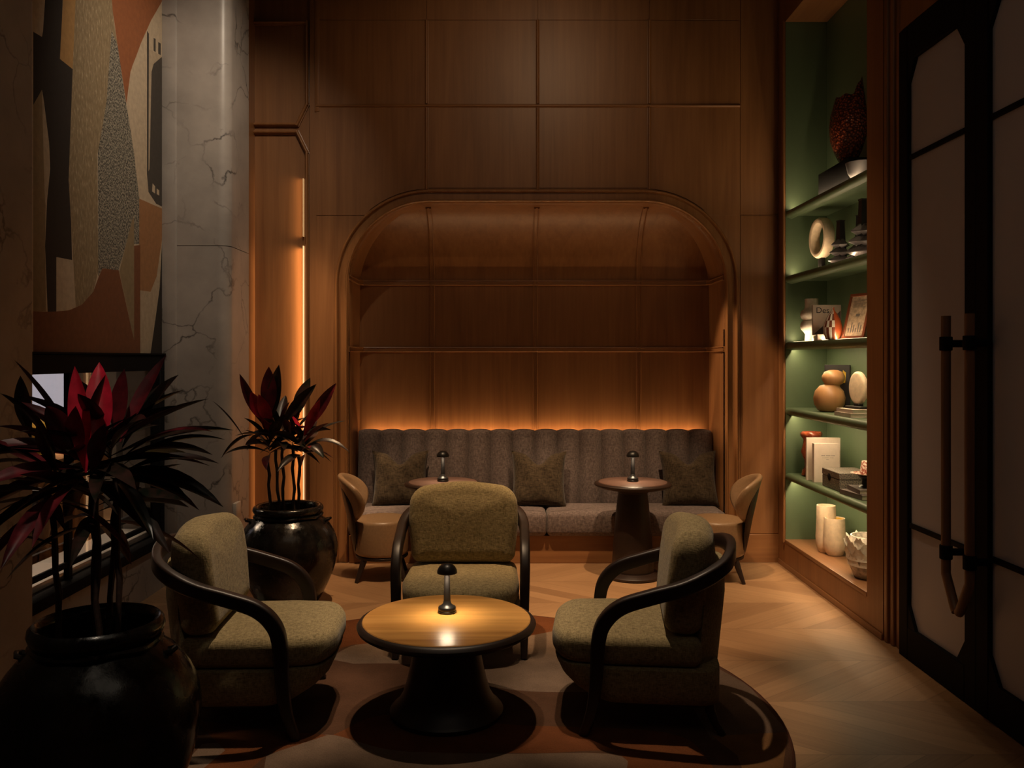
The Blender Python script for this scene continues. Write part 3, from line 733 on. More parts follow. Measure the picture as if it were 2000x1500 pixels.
# ------------------------------------------------------------------ armchair
def armchair(label, loc, rz):
    t = thing('lounge_armchair', label, 'armchair', loc, rz, 'olive armchairs round the coffee table')
    half = [((.372, -.385, 0), (1, 0, 0), .036, .042), ((.374, -.345, .12), (1, 0, 0), .047, .052), ((.376, -.325, .28), (1, 0, 0), .054, .060), ((.378, -.318, .42), (1, 0, 0), .058, .066),
            ((.380, -.292, .52), (1, 0, 0), .059, .070), ((.381, -.215, .598), (1, .05, 0), .059, .070), ((.382, -.08, .648), (1, .1, 0), .058, .068), ((.380, .06, .690), (1, .2, 0), .058, .068),
            ((.350, .17, .735), (1, .55, 0), .058, .072), ((.275, .262, .775), (.7, .9, 0), .046, .070), ((.15, .310, .805), (.25, 1, 0), .046, .076), ((0, .326, .815), (0, 1, 0), .046, .080)]
    full = half+[((-p[0], p[1], p[2]), (-l[0], l[1], 0), a, b) for p, l, a, b in reversed(half[:-1])]
    P = catmull([f[0] for f in full], 6); La = catmull([f[1] for f in full], 6); W = catmull([(f[2], f[3], 0) for f in full], 6)
    bm = NB(); sweep(bm, P, La, [x.x for x in W], [x.y for x in W], .24)
    obj('arm_rail', bm, 'walnut', t)
    # upholstered base, curved front tucked under
    def outl(sc_, fr):
        return rpoly([(-.345*sc_, .245), (-.352*sc_, -.27), (-.30*sc_, fr+.05), (-.16*sc_, fr), (.16*sc_, fr), (.30*sc_, fr+.05), (.352*sc_, -.27), (.345*sc_, .245)], [.10, .2, .12, .3, .3, .12, .2, .10], 5)
    lv = [(.140, .93, -.36), (.150, .96, -.40), (.185, .985, -.455), (.23, 1.0, -.50), (.28, 1.0, -.525), (.300, .995, -.53), (.308, .97, -.51)]
    bm = NB(); loft(bm, [[Vector((p.x, p.y, z)) for p in outl(s, f)] for z, s, f in lv]); obj('seat_base', bm, 'olive', t)
    bm = NB(); slab(bm, rpoly([(-.335, .16), (-.347, -.26), (-.315, -.49), (-.16, -.545), (.16, -.545), (.315, -.49), (.347, -.26), (.335, .16)], [.05, .25, .13, .3, .3, .13, .25, .05], 6), .306, .445, .05, .022)
    obj('seat_cushion', bm, 'olive', t)
    # rear shell
    bm = NB(); loops = []
    for z, s in ((.15, .80), (.17, .82), (.4, .90), (.62, .975), (.755, .965), (.775, .95)):
        l = []
        zo = []
        for k in range(25):
            a = R(32+116*k/24); zo.append((.355*s*cos(a), .02+.285*s*sin(a)))
        inn = [(x*.87, .02+(y-.02)*.87) for x, y in zo]
        zz = lambda y: z if z < .3 else z-(.115 if z > .6 else .07)*max(0, (.33-y)/.33)*min(1, (z-.3)/.3)
        loops.append([Vector((x, y, zz(y))) for x, y in zo]+[Vector((x, y, zz(y))) for x, y in reversed(inn)])
    loft(bm, loops); obj('back_shell', bm, 'olive', t)
    # back cushion
    bm = NB(); o2 = rpoly([(-.32, 0), (.32, 0), (.345, .26), (.335, .47), (0, .508), (-.335, .47), (-.345, .26)], [.07, .07, .4, .12, .9, .12, .4], 8)
    mt = Matrix.Translation((0, .085, .452)) @ Matrix.Rotation(R(-7), 4, 'X') @ Matrix.Rotation(R(90), 4, 'X')
    slab(bm, o2, -.105, .085, .075, .03, mt, 6, .02)
    for v in bm.verts: v.co.y -= .0; v.co.y += -.16*(abs(v.co.x)/.35)**2.6*.35
    obj('back_cushion', bm, 'olive', t)
    for s in (-1, 1):
        bm = NB(); P = [Vector((s*.27, .19, .155)), Vector((s*.275, .20, .10)), Vector((s*.285, .225, .04)), Vector((s*.295, .255, 0))]
        sweep(bm, P, [Vector((1, 0, 0))]*4, [.05, .042, .034, .030], [.055, .046, .036, .032]); obj('rear_leg', bm, 'walnut', t)
    bm = NB(); slab(bm, [Vector((p.x*.9, p.y*.9)) for p in outl(.95, -.36)], .118, .142, .006); obj('under_frame', bm, 'walnut', t)
    return t
ZR_ = .0122
a0 = armchair('olive armchair facing the camera behind the coffee table, its back to the wall bench', (-.267, 5.27, ZR_), 0)
dup(a0, (-1.362, 4.20, ZR_), R(93), 'olive armchair left of the coffee table, nearest the two black pots')
dup(a0, (.785, 4.22, ZR_), R(-97), 'olive armchair right of the coffee table, turned away from the lit shelves')

# ------------------------------------------------------------------ coffee table and lamps
t = thing('coffee_table', 'round coffee table with honey wood top, dark rim and flared dark pedestal', 'coffee table', (-.29, 4.15, ZR_))
bm = NB(); lathe(bm, [(0, .455), (.405, .455), (.412, .4585), (.408, .4625), (.398, .4635), (0, .4635)], 72); obj('tabletop', bm, 'table_top', t)
bm = NB(); lathe(bm, [(.10, .395), (.36, .398), (.405, .408), (.432, .425), (.438, .440), (.430, .452), (.416, .459), (.409, .459), (.409, .45), (.10, .45)], 72); obj('rim', bm, 'walnut', t)
bm = NB(); lathe(bm, [(.262, 0), (.275, .008), (.278, .022), (.268, .034), (.245, .05), (.215, .10), (.19, .18), (.172, .27), (.165, .34), (.17, .37), (.20, .396)], 56); obj('pedestal', bm, 'walnut', t)
def lamp(label, loc):
    t = thing('mushroom_lamp', label, 'lamp', loc, 0, 'small black mushroom lamps')
    bm = NB(); lathe(bm, [(.043, 0), (.046, .003), (.046, .010), (.0435, .012), (.0445, .014), (.0445, .026), (.041, .031), (.030, .036), (.021, .045), (.0175, .06)], 36); obj('base', bm, 'lampblack', t)
    bm = NB(); lathe(bm, [(.0175, .058), (.0165, .10), (.0148, .15), (.0142, .198)], 24); obj('stem', bm, 'lampblack', t)
    bm = NB(); lathe(bm, [(.046, .1985), (.0500, .1975), (.0505, .200)]+[(.0505*cos(a), .200+.047*sin(a)) for a in [pi/2*k/10 for k in range(1, 10)]]+[(.0003, .247)], 40, caps=False)
    lathe(bm, [(.046, .1985), (.044, .205), (.03, .210), (.014, .21)], 40, caps=False); obj('shade', bm, 'lampblack', t)
    bm = NB(); lathe(bm, [(.0165, .2065), (.032, .2065)], 32, caps=False); o = obj('diffuser', bm, 'lamp_led', t, smooth=False); o['label'] = 'small glowing ring under the shade'
    return t
def lamp_light(root, power):
    d = bpy.data.lights.new('lamp_bulb', 'SPOT'); d.energy = power; d.color = (1, .78, .50); d.spot_size = R(140); d.spot_blend = .6; d.shadow_soft_size = .03
    o = bpy.data.objects.new('lamp_bulb', d); COL.objects.link(o); o.parent = root; o.location = (0, -.034, .200)
l0 = lamp('black mushroom lamp glowing on the honey wood coffee table', (-.295, 4.24, ZR_+.4636))
l1 = dup(l0, (-.506, 6.79, .7625), 0, 'black mushroom lamp on the bistro table behind the middle armchair')
l2 = dup(l0, (1.02, 6.79, .7625), 0, 'black mushroom lamp on the bistro table nearer the lit shelves')
for l, p in ((l0, 5.5), (l1, 5), (l2, 5)): lamp_light(l, p)

# ------------------------------------------------------------------ bistro tables
t = thing('bistro_table', 'round dark bistro table at the left end of the bench, behind the middle armchair', 'table', (-.506, 6.79, 0), 0, 'dark bistro tables at the wall bench')
bm = NB(); lathe(bm, [(0, .752), (.272, .752), (.276, .757), (.272, .761), (0, .762)], 56); obj('tabletop', bm, 'walnut_top', t)
bm = NB(); lathe(bm, [(.08, .705), (.235, .708), (.285, .720), (.307, .734), (.309, .745), (.300, .753), (.285, .758), (.2765, .757), (.275, .75), (.08, .75)], 56); obj('rim', bm, 'walnut', t)
bm = NB(); lathe(bm, [(.165, .045), (.168, .06), (.160, .20), (.145, .40), (.126, .60), (.115, .672), (.122, .676), (.122, .690), (.112, .694), (.112, .706)], 40); obj('pedestal', bm, 'walnut', t)
bm = NB(); lathe(bm, [(.225, 0), (.232, .006), (.232, .022), (.222, .030), (.19, .036), (.17, .047)], 48); obj('foot', bm, 'walnut', t)
dup(t, (1.02, 6.79, 0), 0, 'round dark bistro table whose whole pedestal shows, before the right half of the bench')

# ------------------------------------------------------------------ leather side chairs
def side_chair(label, loc, rz):
    t = thing('leather_side_chair', label, 'chair', loc, rz, 'tan leather chairs at the bistro tables')
    # faces -Y
    out = [Vector((.225*cos(2*pi*k/40), .215*sin(2*pi*k/40)-.0)) for k in range(40)]
    bm = NB(); slab(bm, out, .19, .475, .03, .012, None, 5); obj('seat', bm, 'leather', t)
    bm = NB(); slab(bm, [p*.97 for p in out], .168, .19, .006); obj('seat_rim', bm, 'walnut', t)
    # rounded wrap-around back: shell surface in (angle, height)
    def shell(bm, r0, r1, top, bot, wid, lean):
        nu, nv = 24, 14; rows_o = []; rows_i = []
        loops = []
        bnd = [Vector((sin(2*pi*k/48), -cos(2*pi*k/48))) for k in range(48)]
        for s, rad in ((.02, r0), (.5, r0), (.8, r0), (.93, r0), (1.0, (r0*2+r1)/3), (1.0, (r0+2*r1)/3), (.93, r1), (.8, r1), (.5, r1), (.02, r1)):
            l = []
            for b_ in bnd:
                u = b_.x*s; v = b_.y*s
                a = u*R(wid); z = (top+bot)/2+(top-bot)/2*v
                if v < 0: z = (top+bot)/2+(top-bot)/2*v
                rr_ = rad+lean*(z-.45)
                l.append(Vector((rr_*sin(a), rr_*cos(a)*1.02, z)))
            loops.append(l)
        loft(bm, loops)
    bm = NB(); shell(bm, .200, .245, .83, .445, 64, .27); obj('backrest', bm, 'leather', t, ang=60)
    bm = NB(); shell(bm, .247, .264, .80, .19, 40, .20); obj('back_frame', bm, 'walnut', t, ang=60)
    for s in (-1, 1):
        for q, nm in ((-1, 'leg'), (1, 'leg')):
            bm = NB(); P = [Vector((s*.13, q*.13, .175)), Vector((s*.155, q*.155, .10)), Vector((s*.185, q*.19, 0))]
            sweep(bm, P, [Vector((1, 0, 0))]*3, [.050, .040, .026], [.054, .042, .028]); obj(nm, bm, 'walnut', t)
    return t
s0 = side_chair('tan leather chair beside the rear black pot, at the left bistro table', (-.995, 6.78, 0), R(96))
dup(s0, (1.69, 6.76, 0), R(-100), 'tan leather chair at the right end of the bench, near the lit shelves')

# ------------------------------------------------------------------ bench in the alcove
t = thing('banquette_bench', 'long brown upholstered bench with channelled back filling the arched alcove', 'bench', (.265, 7.5, 0))
bw = XR-XL-.03; x0b = -bw/2
bm = NB(); nch = 16; cw = (bw-.0)/nch; loops = []
prof = [(.0, .02), (0, .2), (0, .5)]
cols = []
for c in range(nch):
    for k in range(9):
        u = sin(((k/8)*2-1)*pi/2); bul = (1-abs(u)**2.6)
        if k == 0 and c > 0: continue
        cols.append((x0b+cw*(c+.5+u/2), bul))
for x, bl in cols:
    yf = .178-.06*bl; top = 1.105-.016*(1-bl); r = .035
    l = [(yf+.05, .30), (yf-.045, .46), (yf-.02, .75), (yf, top-r)]+[(yf+r-r*cos(a), top-r+r*sin(a)) for a in (pi/6, pi/3, pi/2)]+[(.245, top), (.26, top-.015), (.26, .30)]
    loops.append([Vector((x, a, b)) for a, b in l])
loft(bm, loops); obj('backrest', bm, 'mauve', t, ang=50)
def seat_piece(xa, xb):
    bm = NB(); slab(bm, rpoly([(xa, -.365), (xb, -.365), (xb, .125), (xa, .125)], [.03, .03, .03, .03], 4), .238, .452, .045, .012, None, 6)
    for v in bm.verts:
        if v.co.z < .30 and v.co.y < -.2: v.co.y += (.30-v.co.z)*.35
    obj('seat_cushion', bm, 'mauve', t)
sp = .34-.265+.008
seat_piece(x0b+.004, sp-.002); seat_piece(sp+.002, -x0b-.004)
bm = NB(); box(bm, x0b, -x0b, -.285, .25, 0, .236, .003, 1); obj('plinth', bm, 'oak_x', t)
bm = NB(); box(bm, x0b+.05, -x0b-.05, .285, .30, 1.015, 1.02); o = obj('light_strip', bm, 'led', t, smooth=False); o['label'] = 'warm lit strip hidden behind the bench back'
area('bench_glow', (0, .292, 1.03), (0, .36, 1.5), 5, bw-.1, .012, (1, .60, .28), t, 120)

# pillows
def pillow(bm, wd, h, th, chop):
    n = 26; rows_ = []
    for side in (1, -1):
        g = []
        for j in range(n+1):
            r_ = []
            for i in range(n+1):
                u = i/n*2-1; v = j/n*2-1
                ex = (1-.10*(1-v*v)); ey = (1-.10*(1-u*u))
                x = u*wd/2*ex; z = v*h/2*ey
                tt = (max(0, 1-u**4)*max(0, 1-v**4))**.62
                if v > 0: z -= chop*math.exp(-(u/.33)**2)*v**2.2; tt *= 1-.55*math.exp(-(u/.28)**2)*v**2
                y = side*th/2*tt
                y += .006*sin(7*u+5*v)*tt
                r_.append(Vector((x, y, z)))
            g.append(r_)
        rows_.append(g)
    vm = {}
    def V(s, i, j):
        key = (s, i, j) if 0 < i < n and 0 < j < n else ('e', i, j)
        if key not in vm: vm[key] = bm.verts.new(rows_[0 if s == 1 else 1][j][i])
        return vm[key]
    for s in (1, -1):
        for i in range(n):
            for j in range(n):
                bm.faces.new((V(s, i, j), V(s, i+1, j), V(s, i+1, j+1), V(s, i, j+1)))
pil = [((-.935, 7.475, .685), 'dark moss pillow with dented top at the left end of the bench', .50, .50, 9, 4),
       ((.29, 7.455, .685), 'dark moss pillow with dented top in the middle of the bench', .49, .50, 15, -4),
       ((1.62, 7.47, .685), 'dark moss pillow with dented top at the right end of the bench', .52, .50, 12, 5)]
for loc, lb, wd, h, lean, yaw in pil:
    bm = NB(); pillow(bm, wd, h, .17, .10)
    bmesh.ops.transform(bm, matrix=Matrix.Rotation(R(-lean), 4, 'X'), verts=bm.verts)
    o = obj('throw_pillow', bm, 'moss', ang=80); o.location = loc; o.rotation_euler = (0, 0, R(yaw)); setp(o, lb, 'pillow', 'moss pillows on the bench')

# ------------------------------------------------------------------ potted plants
random.seed(5)
def leaf(bm, p0, p1, wid, droop, mi, roll=0, fold=.22, n=9, pet=.16):
    p0, p1 = Vector(p0), Vector(p1); d = p1-p0; Ln = d.length
    side = d.cross(Vector((0, 0, 1)))
    if side.length < .02: side = Vector((1, 0, 0))
    side.normalize(); side = Matrix.Rotation(roll, 3, d.normalized()) @ side if roll < 1 else Vector((1, (roll-1.3)*1.2, 0)).normalized()
    mid = (p0+p1)/2+Vector((0, 0, 1))*droop*Ln
    rows_ = []
    for i in range(n+1):
        s = i/n; c = (1-s)**2*p0+2*s*(1-s)*mid+s*s*p1
        t = (2*(1-s)*(mid-p0)+2*s*(p1-mid)).normalized()
        if s < pet: wv = .10+.25*(s/pet)
        else: q = (s-pet)/(1-pet); wv = .35+.65*sin(min(1, q/.42)*pi/2) if q < .42 else max(.01, max(0, cos((q-.42)/.58*pi/2))**.85)
        sd = (side-t*side.dot(t)).normalized(); up = sd.cross(t)
        wv *= wid/2
        rows_.append([c-sd*wv+up*wv*fold*2, c-sd*wv*.5+up*wv*fold*.8, c, c+sd*wv*.5+up*wv*fold*.8, c+sd*wv+up*wv*fold*2])
    loft(bm, rows_, closed=False, mi=mi)
def pot(t, R_, Hh, rr_, br):
    """R_ max radius, Hh height, rr_ rim radius, br base radius"""
    pr = [(br*.9, 0), (br, .01*Hh), (br*1.02, .03*Hh)]
    for k in range(1, 19):
        s = k/19; z = .03+.85*s
        r = br+(R_-br)*sin(pi/2*min(1, z/.58))**1.05 if z < .58 else rr_*.93+(R_-rr_*.93)*cos(pi/2*(z-.58)/.32)**.75 if z < .9 else rr_*.93
        pr.append((r, z*Hh))
    pr += [(rr_*.93, .90*Hh), (rr_*.96, .92*Hh), (rr_*1.03, .935*Hh), (rr_*1.06, .96*Hh), (rr_*1.04, .985*Hh), (rr_*.98, 1.0*Hh), (rr_*.90, .99*Hh), (rr_*.86, .96*Hh), (rr_*.85, .80*Hh)]
    bm = NB(); lathe(bm, pr, 64, caps=False, fn=lambda r, z, a: (r*(1+.006*sin(3*a+z*9)+.004*sin(7*a-z*14)), z)); lathe(bm, [(0, .002), (br*.9, 0)], 48, caps=False)
    p = obj('pot', bm, 'pot', t, ang=60)
    bm = NB(); pts = [Vector((rr_*(.985+.02*sin(11*a))*cos(a), rr_*(.985+.02*sin(9*a))*sin(a), Hh*(.905+.006*sin(5*a)))) for a in [2*pi*k/72 for k in range(73)]]
    tube(bm, pts, .012, 8); obj('neck_cord', bm, 'pot', p)
    for k in range(3):
        a = R((4, 96, 187)[k]); bm = NB(); c = Vector((rr_*1.22*cos(a), rr_*1.22*sin(a), Hh*.845))
        tg = Vector((-sin(a), cos(a), 0)); o_ = Vector((cos(a), sin(a), 0))
        tube(bm, [c-tg*.026-o_*.03, c-tg*.022+o_*.004+Vector((0, 0, .008)), c+o_*.012+Vector((0, 0, .014)), c+tg*.022+o_*.004+Vector((0, 0, .008)), c+tg*.026-o_*.03], .010, 8)
        obj('lug', bm, 'pot', p)
    bm = NB(); lathe(bm, [(0, .84*Hh), (rr_*.5, .845*Hh), (rr_*.87, .835*Hh)], 40, caps=False, fn=lambda r, z, a: (r, z+.004*sin(5*a+r*60))); obj('soil', bm, 'soil', t)
def plant(label, loc, potargs, canes, crowns, extra, elo=-22, ehi=70):
    t = thing('potted_cordyline', label, 'potted plant', loc, 0)
    pot(t, *potargs)
    Hh = potargs[1]
    for (bx, by, tx, ty, tz) in canes:
        bm = NB(); b0 = Vector((bx, by, Hh*.83)); b1 = Vector((tx, ty, tz)); q = [b0.lerp(b1, k/7)+Vector((.006*sin(k*2.1+bx*30), .006*cos(k*1.7+by*30), 0)) for k in range(8)]
        tube(bm, q, [.0105+.0015*(k % 2) for k in range(8)], 8); obj('cane', bm, 'cane', t)
    for (cx, cy, cz, n, ln, wd, up, redn) in crowns:
        bm = NB(); ga = random.uniform(0, 6)
        for k in range(n):
            a = ga+k*2.39996; f = k/n   # outer first -> inner
            el = R(elo+(ehi-elo)*f**.9)+random.uniform(-.14, .14)
            l = ln*(.80+.35*random.random())*(1.0 if f < .8 else .85)
            d = Vector((cos(a)*cos(el), sin(a)*cos(el), sin(el)+up))
            p0 = Vector((cx, cy, cz-.10+.14*f)); p1 = p0+d.normalized()*l
            mi = 1 if f > 1-redn else (2 if random.random() < .30 else 0)
            leaf(bm, p0, p1, wd*(.75+.4*random.random()), .20*(1-f)+.05, mi, random.uniform(-.7, .7))
        obj('foliage', bm, ['leaf_dark', 'leaf_red', 'leaf_mar'], t, ang=70)
    if extra:
        for p0, p1, wd, dr, mi, roll in extra:
            bm = NB(); leaf(bm, p0, p1, wd, dr, mi, roll, n=12, pet=.1); obj('leaf', bm, ['leaf_dark', 'leaf_red', 'leaf_mar'], t, ang=70)
    return t
# front plant: coordinates relative to the pot
FX, FY = -1.47, 3.04
def q(px, py, dy=0):
    Y = FY+dy; return ((px-VX)*Y/F-FX, dy, H-(py-VY)*Y/F)
ex = [(q(168, 930, -.12), q(146, 722, -.12), .072, .03, 1, 1.5), (q(196, 890, -.10), q(194, 714, .0), .092, .02, 1, 1.5), (q(225, 860, .05), q(243, 727, .03), .062, .03, 2, 1.4),
      (q(150, 900, -.08), q(148, 800, -.2), .07, .03, 1, 1.3), (q(235, 870, .05), q(325, 700, .15), .06, .06, 2, .6), (q(240, 880, .1), q(349, 738, .2), .085, .10, 0, .4),
      (q(150, 880, .0), q(28, 710, -.05), .075, .05, 2, .3), (q(110, 890, -.05), q(0, 775, -.12), .075, .12, 0, .4), (q(240, 915, .1), q(440, 865, .25), .055, .22, 0, .2),
      (q(240, 930, .0), q(428, 912, .1), .06, .20, 0, .3), (q(235, 950, .05), q(372, 990, .1), .075, .28, 0, .4), (q(110, 985, 0), q(-10, 1010, -.1), .04, .2, 0, .2),
      (q(120, 1080, 0), q(-10, 1060, -.05), .035, .2, 0, .2), (q(100, 930, 0), q(-30, 920, .1), .06, .2, 0, .1), (q(60, 860, .1), q(40, 740, .1), .07, .05, 0, 1.2),
      (q(140, 900, -.1), q(-5, 840, -.25), .07, .15, 2, .3), (q(150, 905, -.1), q(90, 800, -.25), .08, .1, 2, .8), (q(240, 900, .05), q(415, 850, -.1), .05, .18, 2, .2),
      (q(180, 930, -.1), q(205, 835, -.25), .06, .1, 2, 1.2), (q(125, 1040, 0), q(75, 960, -.05), .05, .1, 2, .8)]
plant('tall red-leaved cordyline in the big black pot nearest the camera, before the window', (FX, FY, ZR_), (.355, .80, .215, .20),
      [(-.13, 0, q(103, 1000)[0], 0, q(103, 1000)[2]), (-.02, .03, q(172, 900)[0], .03, q(172, 900)[2]), (.02, -.03, q(192, 890)[0], -.02, q(192, 890)[2]), (.0, .08, q(205, 930)[0], .1, q(205, 930)[2]), (.08, .0, q(228, 940)[0], .0, q(228, 940)[2])],
      [(*q(170, 900, .02), 20, .42, .075, .0, .0), (*q(215, 890, .06), 20, .44, .07, .0, .0), (*q(112, 940, -.02), 15, .40, .06, -.05, .0), (*q(190, 985, .10), 12, .38, .065, -.1, .0)], ex, -35, 42)
GX_, GY_ = -1.545, 6.0
def q2(px, py, dy=0):
    Y = GY_+dy; return ((px-VX)*Y/F-GX_, dy, H-(py-VY)*Y/F)
ex2 = [(q2(525, 830, -.05), q2(545, 712, -.1), .10, .03, 0, 1.4), (q2(515, 830, 0), q2(468, 730, 0), .09, .05, 2, 1.0), (q2(520, 825, -.1), q2(490, 765, -.15), .10, .05, 1, 1.3), (q2(530, 830, -.12), q2(505, 770, -.2), .09, .05, 1, 1.4),
       (q2(600, 840, -.05), q2(657, 748, -.1), .085, .05, 2, 1.2), (q2(595, 850, -.12), q2(625, 780, -.18), .07, .04, 1, 1.4), (q2(550, 830, -.1), q2(618, 750, -.15), .08, .05, 0, 1.2), (q2(575, 820, 0), q2(606, 738, .05), .10, .05, 0, 1.2),
       (q2(525, 815, -.1), q2(525, 716, -.1), .11, .03, 2, 1.5), (q2(480, 860, 0), q2(415, 783, 0), .05, .1, 0, .3), (q2(600, 870, 0), q2(684, 885, 0), .055, .35, 0, .4), (q2(600, 855, 0), q2(676, 822, .05), .04, .12, 0, .3),
       (q2(500, 850, 0), q2(432, 895, 0), .05, .3, 0, .4), (q2(600, 870, -.05), q2(632, 895, -.1), .08, .3, 0, .6), (q2(510, 850, -.05), q2(482, 880, -.1), .08, .25, 0, .6)]
plant('smaller red-leaved cordyline in the black pot in the corner behind the left armchair', (GX_, GY_, 0), (.345, .71, .232, .20),
      [(q2(533, 980)[0], -.05, q2(526, 890)[0], -.04, q2(526, 890)[2]), (q2(543, 980)[0], .04, q2(536, 880)[0], .03, q2(536, 880)[2]), (q2(556, 980)[0], -.02, q2(553, 865)[0], -.02, q2(553, 865)[2]), (q2(572, 980)[0], .05, q2(568, 875)[0], .05, q2(568, 875)[2]), (q2(584, 980)[0], -.03, q2(587, 890)[0], -.03, q2(587, 890)[2])],
      [(*q2(526, 862, -.03), 14, .27, .075, .05, .15), (*q2(545, 845, .03), 14, .28, .075, .05, .0), (*q2(570, 850, .04), 12, .27, .07, .05, .0), (*q2(590, 865, -.03), 12, .25, .07, .0, .1)], ex2)

# ------------------------------------------------------------------ objects in the niche
def SX(px, X): return X*F/(px-VX)
# top shelf
z = SZ[0]
t = thing('plinth_block', 'long black block under the red scaled vase on the highest shelf', 'plinth', (2.54, 6.30, z+.0005))
bm = NB(); box(bm, -.10, .10, -.28, .30, 0, .20, .006, 2); obj('block', bm, 'black', t)
o = None
bm = NB(); lathe(bm, [(.03, 0), (.055, .01), (.085, .06), (.10, .13), (.095, .13), (.07, .06), (0, .02)], 32); o = obj('stone_bowl', bm, 'greycer'); o.location = (2.478, 5.90, z+.0005)
setp(o, 'small grey bowl at the near end of the black block on the highest shelf', 'bowl')
m, nt, b = new_mat('scaled_red_lacquer'); v = coords(nt); vo = N(nt, 'ShaderNodeTexVoronoi'); vo.inputs['Scale'].default_value = 55; L(nt, v, vo.inputs['Vector'])
L(nt, ramp(nt, vo.outputs['Distance'], [(.1, (.42, .08, .025)), (.55, (.06, .010, .006))]), b.inputs['Base Color']); b.inputs['Roughness'].default_value = .22
bump(nt, b, vo.outputs['Distance'], 1.0, -.012); M['scale'] = m
bm = NB()
def vz(r, z_, a):
    k = max(0, (z_-.38)/.12); zz = z_
    if z_ > .38: zz = .38+(z_-.38)*(1.0+1.12*math.exp(-((a-5.75+pi) % (2*pi)-pi)**4/.9)+.06*sin(a*7))
    return (r*(1+.02*sin(a*4)), zz)
lathe(bm, [(.05, 0), (.07, .01), (.12, .10), (.158, .20), (.168, .30), (.158, .38), (.135, .45), (.118, .50), (.112, .495), (.13, .44), (.15, .36), (.15, .25), (.05, .04)], 56, fn=vz)
for v_ in bm.verts: v_.co.x *= .72
o = obj('scaled_vase', bm, 'scale', ang=70); o.location = (2.545, 6.28, z+.201); o.rotation_euler = (0, 0, R(10)); setp(o, 'large red-brown scaled vase with a jagged spout on the black block', 'vase')
# shelf 2
z = SZ[1]
t = thing('ring_vase', 'cream ceramic ring standing on a small dark foot, left on the second shelf down', 'ornament', (2.50, 6.69, z+.0005), R(3))
bm = NB(); rows_ = []
for k in range(48):
    a = 2*pi*k/48; c_ = Vector((0, cos(a), sin(a)))
    rows_.append([Vector((xx, 0, .262))+c_*rr2 for xx, rr2 in ((-.035, .118), (-.042, .13), (-.040, .150), (-.025, .160), (.025, .160), (.040, .150), (.042, .13), (.035, .118), (0, .112))])
rows_.append(rows_[0]); loft(bm, rows_, False, False); bmesh.ops.remove_doubles(bm, verts=bm.verts, dist=1e-5); obj('ring', bm, 'cream', t)
bm = NB(); box(bm, -.035, .035, -.05, .05, 0, .012, .003, 1); box(bm, -.02, .02, -.03, .03, .010, .108, .008, 2); obj('foot', bm, 'darkcer', t)
def spiky(label, loc, rz, s=1.0):
    t = thing('spiked_ceramic', label, 'sculpture', loc, rz, 'black spiked ceramics on the second shelf')
    bm = NB(); loft(bm, [[Vector((s*w_*a, s*w_*b, s*z_)) for a, b in ((1, 1), (-1, 1), (-1, -1), (1, -1))] for w_, z_ in ((.035, .0), (.03, .10), (.024, .20), (.020, .33), (.024, .34))]); obj('neck', bm, 'darkcer', t, smooth=False)
    for zz, ww in ((.035, .090), (.095, .078), (.155, .064)):
        bm = NB(); l = []
        for w1, z1, st in ((.030, -.025, 1), (ww, .0, 1.25), (ww*.96, .006, 1.25), (.028, .045, 1)):
            l.append([Vector((s*w1*cos(2*pi*k/8)*(st if k % 2 == 0 else .72/st+.2), s*w1*sin(2*pi*k/8)*(st if k % 2 == 0 else .72/st+.2), s*(zz+z1))) for k in range(8)])
        loft(bm, l); obj('star_tier', bm, 'spikecer', t, smooth=False)
    return t
M['spikecer'] = plain('dark_tier_ceramic', (.045, .036, .038), .4, noise_amt=.5, nscale=12)
s0 = spiky('small black spiked ceramic next to the cream ring', (2.50, 6.31, z+.0005), R(15), 1.0)
dup(s0, (2.55, 6.08, z+.0005), R(40), 'middle black spiked ceramic, standing further back in the row of three')
s1 = dup(s0, (2.48, 5.86, z+.0005), R(5), 'tallest black spiked ceramic, half behind the wooden post'); s1.scale = (1.15, 1.15, 1.22)
# shelf 3
z = SZ[2]
bm = NB(); lathe(bm, [(.035, 0), (.052, .004), (.050, .06), (.06, .075), (.082, .10), (.088, .128), (.080, .155), (.062, .172), (.080, .190), (.088, .215), (.080, .245), (.058, .262), (.052, .28), (.053, .345), (.047, .345), (.045, .27)], 40)
o = obj('bubble_vase', bm, 'white', ang=60); o.location = (2.475, 6.84, z+.0005); setp(o, 'white vase with two bulging rings at the left end of the middle shelf', 'vase')
def book(name, label, loc, rz, w_, h, th, cover, group=None, leanx=0, cat='book', upright=True, marks=None):
    t = thing(name, label, cat, loc, rz, group)
    if upright: t.rotation_euler = (R(leanx), 0, rz)
    if upright:   # cover faces -Y
        bm = NB(); box(bm, -w_/2, w_/2, -th/2, -th/2+.003, 0, h, .0008, 1); box(bm, -w_/2, w_/2, th/2-.003, th/2, 0, h, .0008, 1); box(bm, -w_/2, -w_/2+.003, -th/2, th/2, 0, h)
        obj('cover', bm, cover, t); bm = NB(); box(bm, -w_/2+.004, w_/2-.004, -th/2+.003, th/2-.003, .003, h-.004); obj('pages', bm, 'pages', t, smooth=False)
    else:
        bm = NB(); box(bm, -w_/2, w_/2, -h/2, h/2, 0, .003, .0008, 1); box(bm, -w_/2, w_/2, -h/2, h/2, th-.003, th, .0008, 1); box(bm, -w_/2, -w_/2+.003, -h/2, h/2, 0, th)
        obj('cover', bm, cover, t); bm = NB(); box(bm, -w_/2+.003, w_/2-.004, -h/2+.004, h/2-.004, .003, th-.003); obj('pages', bm, 'pages', t, smooth=False)
    return t
